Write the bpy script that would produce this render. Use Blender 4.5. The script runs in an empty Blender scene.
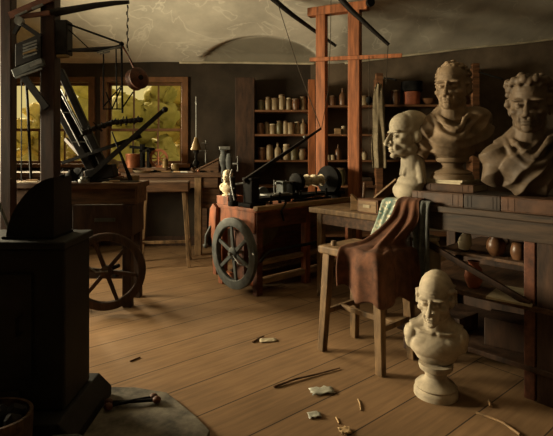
import bpy, bmesh, math, random
from mathutils import Vector, Matrix, noise
R = math.radians
random.seed(7)
C = bpy.context.scene.collection
F, HZ, EYE = 470.0, 150.0, 1.4          # focal length (px), horizon row, eye height

def at(x, y, Y):                          # a picture point at depth Y -> place in the room
    return Vector(((x-276.5)/F*Y, Y, EYE-(y-HZ)/F*Y))

# ------------------------------------------------------------------ materials
def mat(name, col, rough=.6, metal=0.0, var=.25, scale=6.0, stretch=(1,1,1), bump=.15, col2=None, spec=.3, detail=5, rotz=0.0, bdist=.01):
    m = bpy.data.materials.new(name); m.use_nodes = True
    nt = m.node_tree; b = nt.nodes['Principled BSDF']
    tc = nt.nodes.new('ShaderNodeTexCoord'); mp = nt.nodes.new('ShaderNodeMapping')
    mp.inputs['Scale'].default_value = stretch; mp.inputs['Rotation'].default_value = (0,0,rotz)
    nz = nt.nodes.new('ShaderNodeTexNoise'); nz.inputs['Scale'].default_value = scale
    nz.inputs['Detail'].default_value = detail; nz.inputs['Roughness'].default_value = .62
    rp = nt.nodes.new('ShaderNodeValToRGB')
    c2 = col2 or tuple(c*(1-var*1.4) for c in col)
    rp.color_ramp.elements[0].position = .32; rp.color_ramp.elements[1].position = .68
    rp.color_ramp.elements[0].color = (*c2,1)
    rp.color_ramp.elements[1].color = (*(tuple(min(1,c*(1+var*.5)) for c in col)),1)
    nt.links.new(tc.outputs['Object'], mp.inputs['Vector']); nt.links.new(mp.outputs['Vector'], nz.inputs['Vector'])
    nt.links.new(nz.outputs['Fac'], rp.inputs['Fac']); nt.links.new(rp.outputs['Color'], b.inputs['Base Color'])
    b.inputs['Roughness'].default_value = rough; b.inputs['Metallic'].default_value = metal
    b.inputs['Specular IOR Level'].default_value = spec
    if bump:
        bp = nt.nodes.new('ShaderNodeBump'); bp.inputs['Strength'].default_value = bump; bp.inputs['Distance'].default_value = bdist
        nt.links.new(nz.outputs['Fac'], bp.inputs['Height']); nt.links.new(bp.outputs['Normal'], b.inputs['Normal'])
    return m

M = {}
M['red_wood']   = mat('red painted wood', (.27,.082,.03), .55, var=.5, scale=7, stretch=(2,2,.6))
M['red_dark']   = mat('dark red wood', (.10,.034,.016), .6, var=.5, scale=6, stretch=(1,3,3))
M['post_wood']  = mat('orange brown post wood', (.30,.10,.035), .6, var=.45, scale=5, stretch=(5,5,.5))
M['brown_wood'] = mat('brown bench wood', (.105,.052,.024), .6, var=.5, scale=6, stretch=(.6,4,4))
M['plank_wood'] = mat('long brown plank wood', (.048,.028,.015), .6, var=.5, scale=6, stretch=(5,.6,5))
M['post_dark']  = mat('dark reddish post wood', (.036,.015,.008), .65, var=.5, scale=6, stretch=(3,3,.5))
M['dark_wood']  = mat('dark brown wood', (.05,.024,.012), .65, var=.5, scale=6, stretch=(3,3,.7))
M['pale_wood']  = mat('pale worn wood', (.27,.165,.078), .6, var=.4, scale=6, stretch=(.7,5,5))
M['stool_wood'] = mat('rough honey wood', (.185,.11,.05), .65, var=.5, scale=6, stretch=(3,3,.8), bump=.3)
M['shelf_wood'] = mat('shelf wood', (.17,.075,.032), .6, var=.5, scale=5, stretch=(.7,4,4))
M['window_wood']= mat('window frame wood', (.15,.066,.024), .5, var=.35, scale=5, stretch=(2,2,1))
M['iron']       = mat('black iron', (.011,.010,.009), .8, 0, var=.5, scale=9, bump=.1, spec=.08)
M['stove_iron'] = mat('stove iron', (.010,.009,.008), .7, .1, var=.6, scale=5, bump=.2)
M['blue_iron']  = mat('grey blue iron', (.075,.080,.074), .6, .1, var=.4, scale=10)
M['steel']      = mat('worn steel', (.20,.20,.185), .45, .6, var=.4, scale=14)
M['brass']      = mat('old brass', (.20,.13,.05), .55, .4, var=.4, scale=10)
M['copper']     = mat('dull copper', (.36,.13,.06), .45, .5, var=.4, scale=9)
M['oil_wood']   = mat('oily black wood', (.013,.010,.008), .6, var=.5, scale=6, stretch=(3,3,3), spec=.15)
M['plaster']    = mat('cream plaster cast', (.44,.365,.26), .75, var=.35, scale=7, bump=.12, bdist=.006)
M['plaster_b']  = mat('brown toned plaster cast', (.225,.155,.092), .7, var=.35, scale=6, bump=.12, bdist=.006)
M['plaster_c']  = mat('dark brown plaster cast', (.11,.074,.044), .65, var=.4, scale=6, bump=.12, bdist=.006)
M['plaster_g']  = mat('grey cream plaster cast', (.37,.315,.225), .75, var=.3, scale=6, bump=.12, bdist=.006)
M['marble']     = mat('ivory plaster', (.72,.60,.40), .6, var=.15, scale=9, bump=.05)
M['stone_jar']  = mat('stoneware', (.22,.155,.08), .45, var=.35, scale=8)
M['cream_jar']  = mat('cream earthenware', (.34,.26,.15), .45, var=.3, scale=8)
M['brown_jar']  = mat('brown glaze', (.14,.065,.03), .35, var=.4, scale=8)
M['olive_jar']  = mat('olive glaze', (.12,.10,.045), .35, var=.4, scale=8)
M['red_pot']    = mat('terracotta', (.34,.10,.045), .6, var=.3, scale=8)
M['cork']       = mat('stopper', (.12,.075,.04), .8, var=.4, scale=20)
M['paper']      = mat('old paper', (.44,.37,.25), .85, var=.2, scale=9, bump=.05)
M['bookcover']  = mat('brown leather', (.075,.036,.017), .5, var=.45, scale=9)
M['bookdark']   = mat('dark leather', (.04,.024,.015), .55, var=.45, scale=9)
M['bookred']    = mat('russet leather', (.085,.038,.018), .5, var=.4, scale=9)
M['cloth_brown']= mat('russet brown wool', (.105,.040,.018), .9, var=.4, scale=14, bump=.25)
M['cloth_scarf']= mat('slate grey wool', (.085,.088,.078), .9, var=.4, scale=18, bump=.25)
M['linen']      = mat('cream linen', (.25,.20,.125), .9, var=.3, scale=12, bump=.2)
M['hide']       = mat('olive hide', (.13,.10,.045), .75, var=.4, scale=7)
M['cord']       = mat('hemp cord', (.045,.032,.02), .9, var=.3, scale=40, bump=0)
M['rope']       = mat('pale rope', (.50,.42,.28), .85, var=.4, scale=30, bump=.5)
M['hearth']     = mat('grey hearth stone', (.13,.11,.08), .8, var=.6, scale=7, bump=.4)
M['wicker']     = mat('brown wicker', (.085,.048,.024), .8, var=.5, scale=40, bump=.5)
M['leaf']       = mat('garden leaves', (.70,.62,.28), .8, var=.3, scale=3.5, bump=.3, col2=(.45,.44,.18))
M['leaf_y']     = mat('yellow garden leaves', (.85,.70,.33), .8, var=.3, scale=3.5, bump=.3, col2=(.62,.54,.22))
M['grass']      = mat('garden ground', (.22,.24,.06), .9, var=.4, scale=2)
M['wall_pale']  = mat('pale limewash', (.45,.40,.32), .9, var=.2, scale=2.2, bump=.2)
M['wall']       = mat('dark limewash', (.038,.027,.017), .9, var=.35, scale=2.2, bump=.3)
M['shaving']    = mat('wood shaving', (.45,.30,.15), .7, var=.3, scale=12)
M['scrap_glass']= mat('grey white scrap', (.34,.33,.27), .4, var=.3, scale=12)

def teal_material():                      # woven pattern of pale and teal spots
    m = mat('teal patterned cloth', (.30,.31,.24), .9, var=.3, scale=16, bump=.2, col2=(.07,.16,.15))
    nt = m.node_tree; b = nt.nodes['Principled BSDF']; rp = next(n for n in nt.nodes if n.type=='VALTORGB')
    vo = nt.nodes.new('ShaderNodeTexVoronoi'); vo.inputs['Scale'].default_value = 34
    tc = next(n for n in nt.nodes if n.type=='TEX_COORD'); nt.links.new(tc.outputs['Object'], vo.inputs['Vector'])
    r2 = nt.nodes.new('ShaderNodeValToRGB'); r2.color_ramp.elements[0].position=.25; r2.color_ramp.elements[1].position=.45
    r2.color_ramp.elements[0].color=(1,1,1,1); r2.color_ramp.elements[1].color=(0,0,0,1)
    nt.links.new(vo.outputs['Distance'], r2.inputs['Fac'])
    mx = nt.nodes.new('ShaderNodeMix'); mx.data_type='RGBA'
    nt.links.new(r2.outputs['Color'], mx.inputs['Factor']); nt.links.new(rp.outputs['Color'], mx.inputs['A'])
    mx.inputs['B'].default_value=(.55,.50,.36,1); nt.links.new(mx.outputs['Result'], b.inputs['Base Color'])
    return m
M['cloth_teal'] = teal_material()

def leafy(m, col):                        # light glows through leaves
    nt=m.node_tree; b=nt.nodes['Principled BSDF']; out=nt.nodes['Material Output']
    t=nt.nodes.new('ShaderNodeBsdfTranslucent'); t.inputs['Color'].default_value=(*col,1)
    mx=nt.nodes.new('ShaderNodeMixShader'); mx.inputs['Fac'].default_value=.5
    nt.links.new(b.outputs[0],mx.inputs[1]); nt.links.new(t.outputs[0],mx.inputs[2]); nt.links.new(mx.outputs[0],out.inputs['Surface'])
leafy(M['leaf'],(.34,.29,.12)); leafy(M['leaf_y'],(.40,.32,.13))
def glass_material():                     # thin dusty pane
    m = bpy.data.materials.new('dusty pane'); m.use_nodes = True; nt = m.node_tree
    nt.nodes.remove(nt.nodes['Principled BSDF']); out = nt.nodes['Material Output']
    t = nt.nodes.new('ShaderNodeBsdfTransparent'); t.inputs['Color'].default_value=(.93,.89,.78,1)
    g = nt.nodes.new('ShaderNodeBsdfGlossy'); g.inputs['Roughness'].default_value=.05
    mx = nt.nodes.new('ShaderNodeMixShader'); mx.inputs['Fac'].default_value=.01
    nt.links.new(t.outputs[0], mx.inputs[1]); nt.links.new(g.outputs[0], mx.inputs[2]); nt.links.new(mx.outputs[0], out.inputs['Surface'])
    return m
M['glass'] = glass_material()

def floor_material():
    m = bpy.data.materials.new('floor boards'); m.use_nodes = True; nt = m.node_tree; b = nt.nodes['Principled BSDF']; L = nt.links.new
    tc = nt.nodes.new('ShaderNodeTexCoord'); mp = nt.nodes.new('ShaderNodeMapping'); mp.vector_type='TEXTURE'
    mp.inputs['Rotation'].default_value=(0,0,R(40)); mp.inputs['Location'].default_value=(.1,.07,0)
    br = nt.nodes.new('ShaderNodeTexBrick'); br.offset=.37; br.inputs['Scale'].default_value=1
    br.inputs['Brick Width'].default_value=4.6; br.inputs['Row Height'].default_value=.31; br.inputs['Mortar Size'].default_value=.0045
    br.inputs['Mortar Smooth'].default_value=.3
    br.inputs['Color1'].default_value=(.215,.126,.062,1); br.inputs['Color2'].default_value=(.175,.102,.049,1); br.inputs['Mortar'].default_value=(.035,.02,.01,1)
    L(tc.outputs['Object'], mp.inputs['Vector']); L(mp.outputs['Vector'], br.inputs['Vector'])
    m2 = nt.nodes.new('ShaderNodeMapping'); m2.inputs['Scale'].default_value=(1.2,14,1); L(mp.outputs['Vector'], m2.inputs['Vector'])
    n1 = nt.nodes.new('ShaderNodeTexNoise'); n1.inputs['Scale'].default_value=2.4; n1.inputs['Detail'].default_value=6; L(m2.outputs['Vector'], n1.inputs['Vector'])
    n2 = nt.nodes.new('ShaderNodeTexNoise'); n2.inputs['Scale'].default_value=1.7; n2.inputs['Detail'].default_value=4; L(tc.outputs['Object'], n2.inputs['Vector'])
    def mul(a, nz, lo, hi):
        r = nt.nodes.new('ShaderNodeMapRange'); r.inputs['From Min'].default_value=.3; r.inputs['From Max'].default_value=.7
        r.inputs['To Min'].default_value=lo; r.inputs['To Max'].default_value=hi; L(nz.outputs['Fac'], r.inputs['Value'])
        x = nt.nodes.new('ShaderNodeMix'); x.data_type='RGBA'; x.blend_type='MULTIPLY'; x.inputs['Factor'].default_value=1
        L(a, x.inputs['A']); L(r.outputs['Result'], x.inputs['B']); return x.outputs['Result']
    c = mul(br.outputs['Color'], n1, .78, 1.12); c = mul(c, n2, .8, 1.1)
    L(c, b.inputs['Base Color']); b.inputs['Roughness'].default_value=.7; b.inputs['Specular IOR Level'].default_value=.2
    bp = nt.nodes.new('ShaderNodeBump'); bp.inputs['Strength'].default_value=.25; bp.inputs['Distance'].default_value=.006
    L(n1.outputs['Fac'], bp.inputs['Height']); L(bp.outputs['Normal'], b.inputs['Normal'])
    return m
M['floor'] = floor_material()

def ceiling_material():                   # old limewashed plaster with pale scrapes, shade of the sag painted dark
    m = mat('ceiling plaster', (.62,.575,.47), .9, var=.22, scale=1.5, bump=.35, detail=7, bdist=.02)
    nt = m.node_tree; b = nt.nodes['Principled BSDF']; rp = next(n for n in nt.nodes if n.type=='VALTORGB'); tc = next(n for n in nt.nodes if n.type=='TEX_COORD')
    nz = nt.nodes.new('ShaderNodeTexNoise'); nz.inputs['Scale'].default_value=1.1; nz.inputs['Detail'].default_value=3; nz.inputs['Distortion'].default_value=1.6
    nt.links.new(tc.outputs['Object'], nz.inputs['Vector'])
    r2 = nt.nodes.new('ShaderNodeValToRGB'); e=r2.color_ramp.elements; e[0].position=.485; e[0].color=(0,0,0,1); e[1].position=.515; e[1].color=(0,0,0,1)
    k=e.new(.5); k.color=(.8,.8,.8,1)
    nt.links.new(nz.outputs['Fac'], r2.inputs['Fac'])
    mx = nt.nodes.new('ShaderNodeMix'); mx.data_type='RGBA'; nt.links.new(r2.outputs['Color'], mx.inputs['Factor'])
    nt.links.new(rp.outputs['Color'], mx.inputs['A']); mx.inputs['B'].default_value=(.72,.68,.57,1)
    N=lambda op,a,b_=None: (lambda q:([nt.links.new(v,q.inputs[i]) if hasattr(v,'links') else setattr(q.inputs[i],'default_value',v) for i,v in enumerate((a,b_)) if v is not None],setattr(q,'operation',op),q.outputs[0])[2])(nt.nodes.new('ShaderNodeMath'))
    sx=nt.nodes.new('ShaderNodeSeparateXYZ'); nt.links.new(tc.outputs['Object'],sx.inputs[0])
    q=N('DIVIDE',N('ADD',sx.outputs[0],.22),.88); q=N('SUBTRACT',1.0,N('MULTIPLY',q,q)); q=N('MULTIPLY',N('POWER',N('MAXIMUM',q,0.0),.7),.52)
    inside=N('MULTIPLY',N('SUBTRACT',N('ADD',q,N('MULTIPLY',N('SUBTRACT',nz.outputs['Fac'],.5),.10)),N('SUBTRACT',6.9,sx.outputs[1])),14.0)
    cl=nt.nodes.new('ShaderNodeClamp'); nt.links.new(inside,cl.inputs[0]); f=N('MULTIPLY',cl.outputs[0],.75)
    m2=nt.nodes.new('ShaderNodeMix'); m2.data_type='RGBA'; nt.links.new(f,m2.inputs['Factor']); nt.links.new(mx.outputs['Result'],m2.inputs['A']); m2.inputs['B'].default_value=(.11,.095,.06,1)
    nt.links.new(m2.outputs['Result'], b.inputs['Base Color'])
    return m
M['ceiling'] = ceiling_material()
M['trim'] = mat('pale plaster bead', (.50,.44,.31), .85, var=.3, scale=4)

# ------------------------------------------------------------------ mesh helpers
class MB:
    def __init__(s): s.bm = bmesh.new()
    def box(s, c, size, rot=None, taper=1.0):
        r = bmesh.ops.create_cube(s.bm, size=1)
        for v in r['verts']:
            k = taper if v.co.z < 0 else 1.0
            v.co = Vector((v.co.x*size[0]*k, v.co.y*size[1]*k, v.co.z*size[2]))
            if rot is not None: v.co = rot @ v.co
            v.co += Vector(c)
        return s
    def span(s, x0,x1,y0,y1,z0,z1): return s.box(((x0+x1)/2,(y0+y1)/2,(z0+z1)/2),(x1-x0,y1-y0,z1-z0))
    def beam(s, p0, p1, w, h=None, w1=None, h1=None, up=(0,0,1)):      # rectangular bar from p0 to p1
        p0,p1 = Vector(p0),Vector(p1); h = w if h is None else h; w1 = w if w1 is None else w1; h1 = h if h1 is None else h1
        d = (p1-p0).normalized(); u = Vector(up)
        if abs(d.dot(u))>.97: u = Vector((0,1,0))
        a = d.cross(u).normalized(); b = a.cross(d).normalized()
        vs=[]
        for p,ww,hh in ((p0,w,h),(p1,w1,h1)):
            for i,j in ((-1,-1),(1,-1),(1,1),(-1,1)): vs.append(s.bm.verts.new(p+a*(i*ww/2)+b*(j*hh/2)))
        for f in ((3,2,1,0),(4,5,6,7),(0,1,5,4),(1,2,6,5),(2,3,7,6),(3,0,4,7)): s.bm.faces.new([vs[i] for i in f])
        return s
    def tube(s, pts, r, seg=8, r1=None):
        pts=[Vector(p) for p in pts]; n=len(pts); rings=[]; prev=None
        for i,p in enumerate(pts):
            d=(pts[min(i+1,n-1)]-pts[max(i-1,0)]).normalized()
            if prev is None:
                u=Vector((0,0,1)) if abs(d.z)<.9 else Vector((1,0,0)); a=d.cross(u).normalized()
            else: a=(prev-d*prev.dot(d)).normalized()
            prev=a; b=d.cross(a); rr = r if r1 is None else r+(r1-r)*i/(n-1)
            rings.append([s.bm.verts.new(p+(a*math.cos(t)+b*math.sin(t))*rr) for t in (2*math.pi*k/seg for k in range(seg))])
        for q in range(n-1):
            for k in range(seg): s.bm.faces.new((rings[q][k],rings[q][(k+1)%seg],rings[q+1][(k+1)%seg],rings[q+1][k]))
        s.bm.faces.new(list(reversed(rings[0]))); s.bm.faces.new(rings[-1]); return s
    def lathe(s, prof, c=(0,0,0), seg=24, axis=None, sy=1.0):           # profile of (radius, height)
        q = Vector((0,0,1)).rotation_difference(Vector(axis).normalized()).to_matrix() if axis is not None else Matrix.Identity(3)
        c=Vector(c); rings=[]
        for r,z in prof:
            if r<1e-5: rings.append([s.bm.verts.new(c+q@Vector((0,0,z)))])
            else: rings.append([s.bm.verts.new(c+q@Vector((r*math.cos(t),r*sy*math.sin(t),z))) for t in (2*math.pi*k/seg for k in range(seg))])
        for a,b in zip(rings,rings[1:]):
            for k in range(seg):
                vs=[a[k%len(a)],a[(k+1)%len(a)],b[(k+1)%len(b)],b[k%len(b)]]
                u=[]
                for v in vs:
                    if v not in u: u.append(v)
                if len(u)>2: s.bm.faces.new(u)
        if len(rings[0])>1: s.bm.faces.new(list(reversed(rings[0])))
        if len(rings[-1])>1: s.bm.faces.new(rings[-1])
        return s
    ICO={}
    def ball(s, c, r, seg=12, rot=None):
        r = (r,r,r) if not hasattr(r,'__len__') else r
        n=3 if seg>12 else 2
        if n not in MB.ICO:
            t=bmesh.new(); bmesh.ops.create_icosphere(t,subdivisions=n,radius=1); t.verts.index_update()
            MB.ICO[n]=([v.co.copy() for v in t.verts],[[v.index for v in f.verts] for f in t.faces]); t.free()
        c=Vector(c); vs=[]
        for p in MB.ICO[n][0]:
            q=Vector((p.x*r[0],p.y*r[1],p.z*r[2]))
            vs.append(s.bm.verts.new((rot@q if rot is not None else q)+c))
        for f in MB.ICO[n][1]: s.bm.faces.new([vs[i] for i in f])
        return s
    def prism(s, poly, depth, mtx):                                     # outline in local xy, pushed along z
        a=[s.bm.verts.new(mtx@Vector((x,y,0))) for x,y in poly]; b=[s.bm.verts.new(mtx@Vector((x,y,depth))) for x,y in poly]
        n=len(poly); s.bm.faces.new(list(reversed(a))); s.bm.faces.new(b)
        for i in range(n): s.bm.faces.new((a[i],a[(i+1)%n],b[(i+1)%n],b[i]))
        return s
    def grid(s, rows):
        vs=[[s.bm.verts.new(p) for p in r] for r in rows]
        for i in range(len(vs)-1):
            for j in range(len(vs[0])-1): s.bm.faces.new((vs[i][j],vs[i][j+1],vs[i+1][j+1],vs[i+1][j]))
        return s
    def build(s, name, m, parent=None, smooth=None, bevel=0.0, loc=None, rz=0.0):
        bmesh.ops.recalc_face_normals(s.bm, faces=s.bm.faces)
        me=bpy.data.meshes.new(name); s.bm.to_mesh(me); s.bm.free()
        me.materials.append(M[m] if isinstance(m,str) else m)
        if smooth is not None:
            me.shade_smooth() if smooth>=180 else me.set_sharp_from_angle(angle=R(smooth))
        o=bpy.data.objects.new(name,me); C.objects.link(o)
        if parent: o.parent=parent
        if loc is not None: o.location=loc; o.rotation_euler=(0,0,rz)
        if bevel:
            b=o.modifiers.new('Bevel','BEVEL'); b.width=bevel; b.segments=2; b.limit_method='ANGLE'; b.angle_limit=R(40)
        return o

def tag(o, label, cat, group=None):
    o['label']=label; o['category']=cat
    if group: o['group']=group
    return o
def thing(name, label, cat, loc=(0,0,0), rz=0.0, group=None):
    o=bpy.data.objects.new(name,None); o.empty_display_size=.1; C.objects.link(o); o.location=loc; o.rotation_euler=(0,0,rz)
    return tag(o,label,cat,group)
def struct(o): o['kind']='structure'; return o
def copy_thing(src, loc, label, rz=None, group=None, scale=None):
    def rec(o,p):
        c=o.copy(); C.objects.link(c)
        if p is not None: c.parent=p
        for ch in kids.get(o.name,[]): rec(ch,c)
        return c
    kids={}
    for o in bpy.data.objects:
        if o.parent: kids.setdefault(o.parent.name,[]).append(o)
    c=rec(src,None); c.location=loc; c['label']=label
    if rz is not None: c.rotation_euler=(0,0,rz)
    if group: c['group']=group
    if scale: c.scale=(scale,)*3 if not hasattr(scale,'__len__') else scale
    return c

def catmull(P, t):
    n=len(P)-1; x=min(max(t*n,0),n-1e-6); i=int(x); f=x-i
    p0,p1,p2,p3=P[max(i-1,0)],P[i],P[i+1],P[min(i+2,n)]
    return .5*((2*p1)+(p2-p0)*f+(2*p0-5*p1+4*p2-p3)*f*f+(3*p1-p0-3*p2+p3)*f**3)
def surf(rows, nu, nv, ripple=None):
    rows=[[Vector(p) for p in r] for r in rows]; out=[]
    for i in range(nu+1):
        t=i/nu; r=[]
        for j in range(nv+1):
            u=j/nv; p=catmull([catmull(q,u) for q in rows], t)
            if ripple: p=p+ripple(t,u)
            r.append(p)
        out.append(r)
    return out
def cloth(name, rows, m, nu=40, nv=40, ripple=None, thick=.006):
    b=MB(); b.grid(surf(rows,nu,nv,ripple)); o=b.build(name,m,smooth=180)
    s=o.modifiers.new('Solidify','SOLIDIFY'); s.thickness=thick; s.offset=0
    return o

G=R(42.0); U=Vector((math.cos(G),math.sin(G),0)); V=Vector((-math.sin(G),math.cos(G),0))

# ------------------------------------------------------------------ room shell
XL,XR,YB,YF=-4.55,4.3,6.9,-1.6
struct(MB().span(XL,XR,YF,YB,-.06,0).build('floor','floor'))
W1=(-4.30,-2.71); W2=(-2.53,-1.343); ZW=(1.205,2.42)
b=MB()
b.span(XL-.2,XR+.2,YB,YB+.2,-.06,ZW[0]).span(XL-.2,XR+.2,YB,YB+.2,ZW[1],3.4)
b.span(XL-.2,W1[0],YB,YB+.2,ZW[0],ZW[1]).span(W1[1],W2[0],YB,YB+.2,ZW[0],ZW[1]).span(W2[1],XR+.2,YB,YB+.2,ZW[0],ZW[1])
def lit_right_wall():                            # brighter right of the tall shelf upright, light painted into the wall colour
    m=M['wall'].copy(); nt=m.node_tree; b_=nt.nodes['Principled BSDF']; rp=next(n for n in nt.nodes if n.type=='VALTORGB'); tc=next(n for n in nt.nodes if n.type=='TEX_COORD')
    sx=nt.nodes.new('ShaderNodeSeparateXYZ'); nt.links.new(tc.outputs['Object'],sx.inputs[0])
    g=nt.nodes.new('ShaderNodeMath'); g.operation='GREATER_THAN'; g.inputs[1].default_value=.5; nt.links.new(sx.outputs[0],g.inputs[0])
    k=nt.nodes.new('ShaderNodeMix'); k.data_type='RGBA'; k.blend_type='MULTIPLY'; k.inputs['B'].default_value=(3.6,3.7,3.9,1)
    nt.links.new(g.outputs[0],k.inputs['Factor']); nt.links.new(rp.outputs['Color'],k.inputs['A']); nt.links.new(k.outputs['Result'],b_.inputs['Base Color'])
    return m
M['wall_back']=lit_right_wall()
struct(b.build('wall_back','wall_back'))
WL=(3.3,4.95,1.15,2.45)                     # unseen window added to the left wall for fill, beyond the picture's edge
b=MB()
b.span(XL-.2,XL,YF-.2,YB,-.06,WL[2]).span(XL-.2,XL,YF-.2,YB,WL[3],4.2).span(XL-.2,XL,YF-.2,WL[0],WL[2],WL[3]).span(XL-.2,XL,WL[1],YB,WL[2],WL[3])
struct(b.build('wall_left','wall_pale'))
struct(MB().span(XR,XR+.2,YF-.2,YB,-.06,4.2).build('wall_right','wall'))
struct(MB().span(XL,XR,YF-.2,YF,-.06,4.2).build('wall_front','wall_pale'))

def sstep(a,b,x): t=min(max((x-a)/(b-a),0),1); return t*t*(3-2*t)
def ceil_z(x,y):
    e=2.68+.36*max(0,(x-.9)/3.2)
    z=min(e+.45*(YB-y), 3.62+.1*sstep(1,4,x))
    z+=.025*noise.noise(Vector((x*.9,y*.9,0)))+.012*noise.noise(Vector((x*2.3,y*2.3,3)))*min(1,(YB-y)*3+.1)
    # the sagging swag of plaster over the back wall
    k=1-((x+.22)/.86)**2
    if k>0:
        lim=.50*k**.7
        d=YB-y
        if d<lim+.06: z+=.05*sstep(0,.05,lim+.06-d)*min(1,d/.12)
    return z
rows=[]
ys=[YB+.1,YB]+[YB-.02*i for i in range(1,45)]+[YB-.9-.1*i for i in range(1,30)]+[3,2,1,0,YF-.1]
for y in ys: rows.append([Vector((XL-.1+i*(XR-XL+.2)/150,y,ceil_z(XL-.1+i*(XR-XL+.2)/150,y))) for i in range(151)])
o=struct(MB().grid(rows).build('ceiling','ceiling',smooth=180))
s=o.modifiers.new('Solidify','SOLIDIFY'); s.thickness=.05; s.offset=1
def bead(n,xs,r):
    pts=[(x,YB-.02,ceil_z(x,YB-.02)-.02) for x in xs]
    struct(MB().tube(pts,r,8).build(n,'trim',smooth=180))
bead('trim_1',[-1.42+.05*i for i in range(41)],.017)
bead('trim_2',[1.0+.1*i for i in range(33)],.015)
struct(MB().span(XL,XR,YB-.025,YB,0,.14).build('baseboard_back','dark_wood',bevel=.004))

def window(n, x0,x1,z0,z1, cols, axis='x'):
    yb=YB
    b=MB(); w=.075
    b.span(x0-.05,x0+w-.03,yb-.03,yb+.1,z0-.03,z1+.05).span(x1-w+.03,x1+.05,yb-.03,yb+.1,z0-.03,z1+.05).span(x0-.05,x1+.05,yb-.032,yb+.1,z1-.03,z1+.05)
    f=struct(b.build('window_%d'%n,'window_wood',bevel=.005))
    MB().span(x0-.09,x1+.09,yb-.10,yb+.12,z0-.06,z0-.005).build('sill','window_wood',f,bevel=.006)
    zm=z0+(z1-z0)*.405; sx0,sx1=x0+.045,x1-.045
    for a,c,y in ((z0-.005,zm+.02,yb+.035),(zm-.02,z1-.03,yb+.075)):
        b=MB(); t=.035
        b.span(sx0,sx0+t,y,y+.035,a,c).span(sx1-t,sx1,y,y+.035,a,c).span(sx0+t,sx1-t,y,y+.035,a,a+t+.005).span(sx0+t,sx1-t,y,y+.035,c-t,c)
        for k in range(1,cols):
            xx=sx0+(sx1-sx0)*k/cols; b.span(xx-.011,xx+.011,y+.004,y+.03,a+t,c-t)
        sa=b.build('sash','window_wood',f)
        MB().span(sx0+t,sx1-t,y+.015,y+.019,a+t,c-t).build('glass_pane','glass',sa)
    return f
window(1,*W1,*ZW,4); window(2,*W2,*ZW,3)
# unseen window added in the left wall to admit fill light
b=MB(); y0,y1,z0,z1=WL
b.span(XL-.12,XL+.03,y0-.05,y0+.05,z0-.05,z1+.05).span(XL-.12,XL+.03,y1-.05,y1+.05,z0-.05,z1+.05).span(XL-.12,XL+.03,y0,y1,z1-.05,z1+.05).span(XL-.12,XL+.05,y0,y1,z0-.06,z0+.02)
b.span(XL-.08,XL-.04,(y0+y1)/2-.02,(y0+y1)/2+.02,z0,z1).span(XL-.08,XL-.04,y0,y1,(z0+z1)/2-.02,(z0+z1)/2+.02)
f=struct(b.build('window_3','window_wood')); MB().span(XL-.064,XL-.06,y0,y1,z0,z1).build('glass_pane','glass',f)

# garden outside
struct(MB().span(-40,30,YB+.2,60,-2.7,-2.6).build('ground','grass'))
def garden_tree(loc, r, h, m, label, seed):
    b=MB(); rnd=random.Random(seed)
    for k in range(34):
        a=rnd.uniform(0,6.28); q=math.sqrt(rnd.random()); z=rnd.uniform(.22,.93); f=q*r*math.sqrt(max(.1,1-((z-.5)/.5)**2))*.8
        b.ball((f*math.cos(a),f*math.sin(a),h*z),(r*rnd.uniform(.26,.42),)*2+(r*rnd.uniform(.22,.36),), 16)
    for v in b.bm.verts:
        v.co+=noise.noise_vector(v.co*2.2+Vector((seed,0,0)))*.2+noise.noise_vector(v.co*6+Vector((0,seed,0)))*.16
    t=thing('garden_tree',label,'tree',loc)
    b.build('foliage',m,t,smooth=180); MB().tube([(0,0,-.05),(.03,0,h*.3),(0,0,h*.6)],.12,8,.06).build('trunk','dark_wood',t,smooth=60)
garden_tree((-6.05,12.6,-2.60),1.15,5.6,'leaf_y','yellow-green tree filling most of the left window',1)
garden_tree((-6.0,16.4,-2.60),1.6,6.8,'leaf','pale green tree behind the pier between the two windows',2)
garden_tree((-3.75,13.4,-2.60),1.2,6.1,'leaf','green tree filling the middle panes of the right-hand window',3)
garden_tree((-3.85,20.2,-2.60),1.9,7.4,'leaf_y','yellow-leaved tree at the right edge of the right-hand window',4)
garden_tree((-8.6,20.0,-2.60),2.0,5.6,'leaf','farthest green tree rising behind the yellow-green one in left window',5)
# ------------------------------------------------------------------ shelves on the back wall
SY0,SY1=6.60,6.89
sh=thing('shelf_unit','tall brown wooden shelves of jars standing along the back wall','shelves',(0,0,0))
MB().span(-.58,-.31,SY0,SY0+.03,0,2.42).span(-.34,-.31,SY0+.03,SY1,0,2.42).build('side_panel','dark_wood',sh,bevel=.004)
for x0,x1,zt in ((.445,.545,2.39),(1.395,1.495,2.48),(2.75,2.85,2.62)):
    MB().span(x0,x1,SY0-.01,SY0+.05,0,zt).span(x0+.03,x1-.03,SY0+.05,SY1,0,zt-.05).build('upright','shelf_wood' if x0>.5 else 'post_wood',sh,bevel=.005)
LV={}
for sec,(x0,x1,zs) in {'l':(-.31,.475,(.90,1.26,1.625,1.965)),'m':(.515,1.425,(.90,1.26,1.625,2.03)),'r':(1.465,2.78,(.90,1.26,1.625,2.04))}.items():
    for z in zs:
        MB().span(x0,x1,SY0+.005,SY1,z-.03,z).build('shelf','shelf_wood',sh,bevel=.003)
    MB().span(x0,x1,SY0+.005,SY1,.18,.21).build('shelf','shelf_wood',sh)

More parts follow.
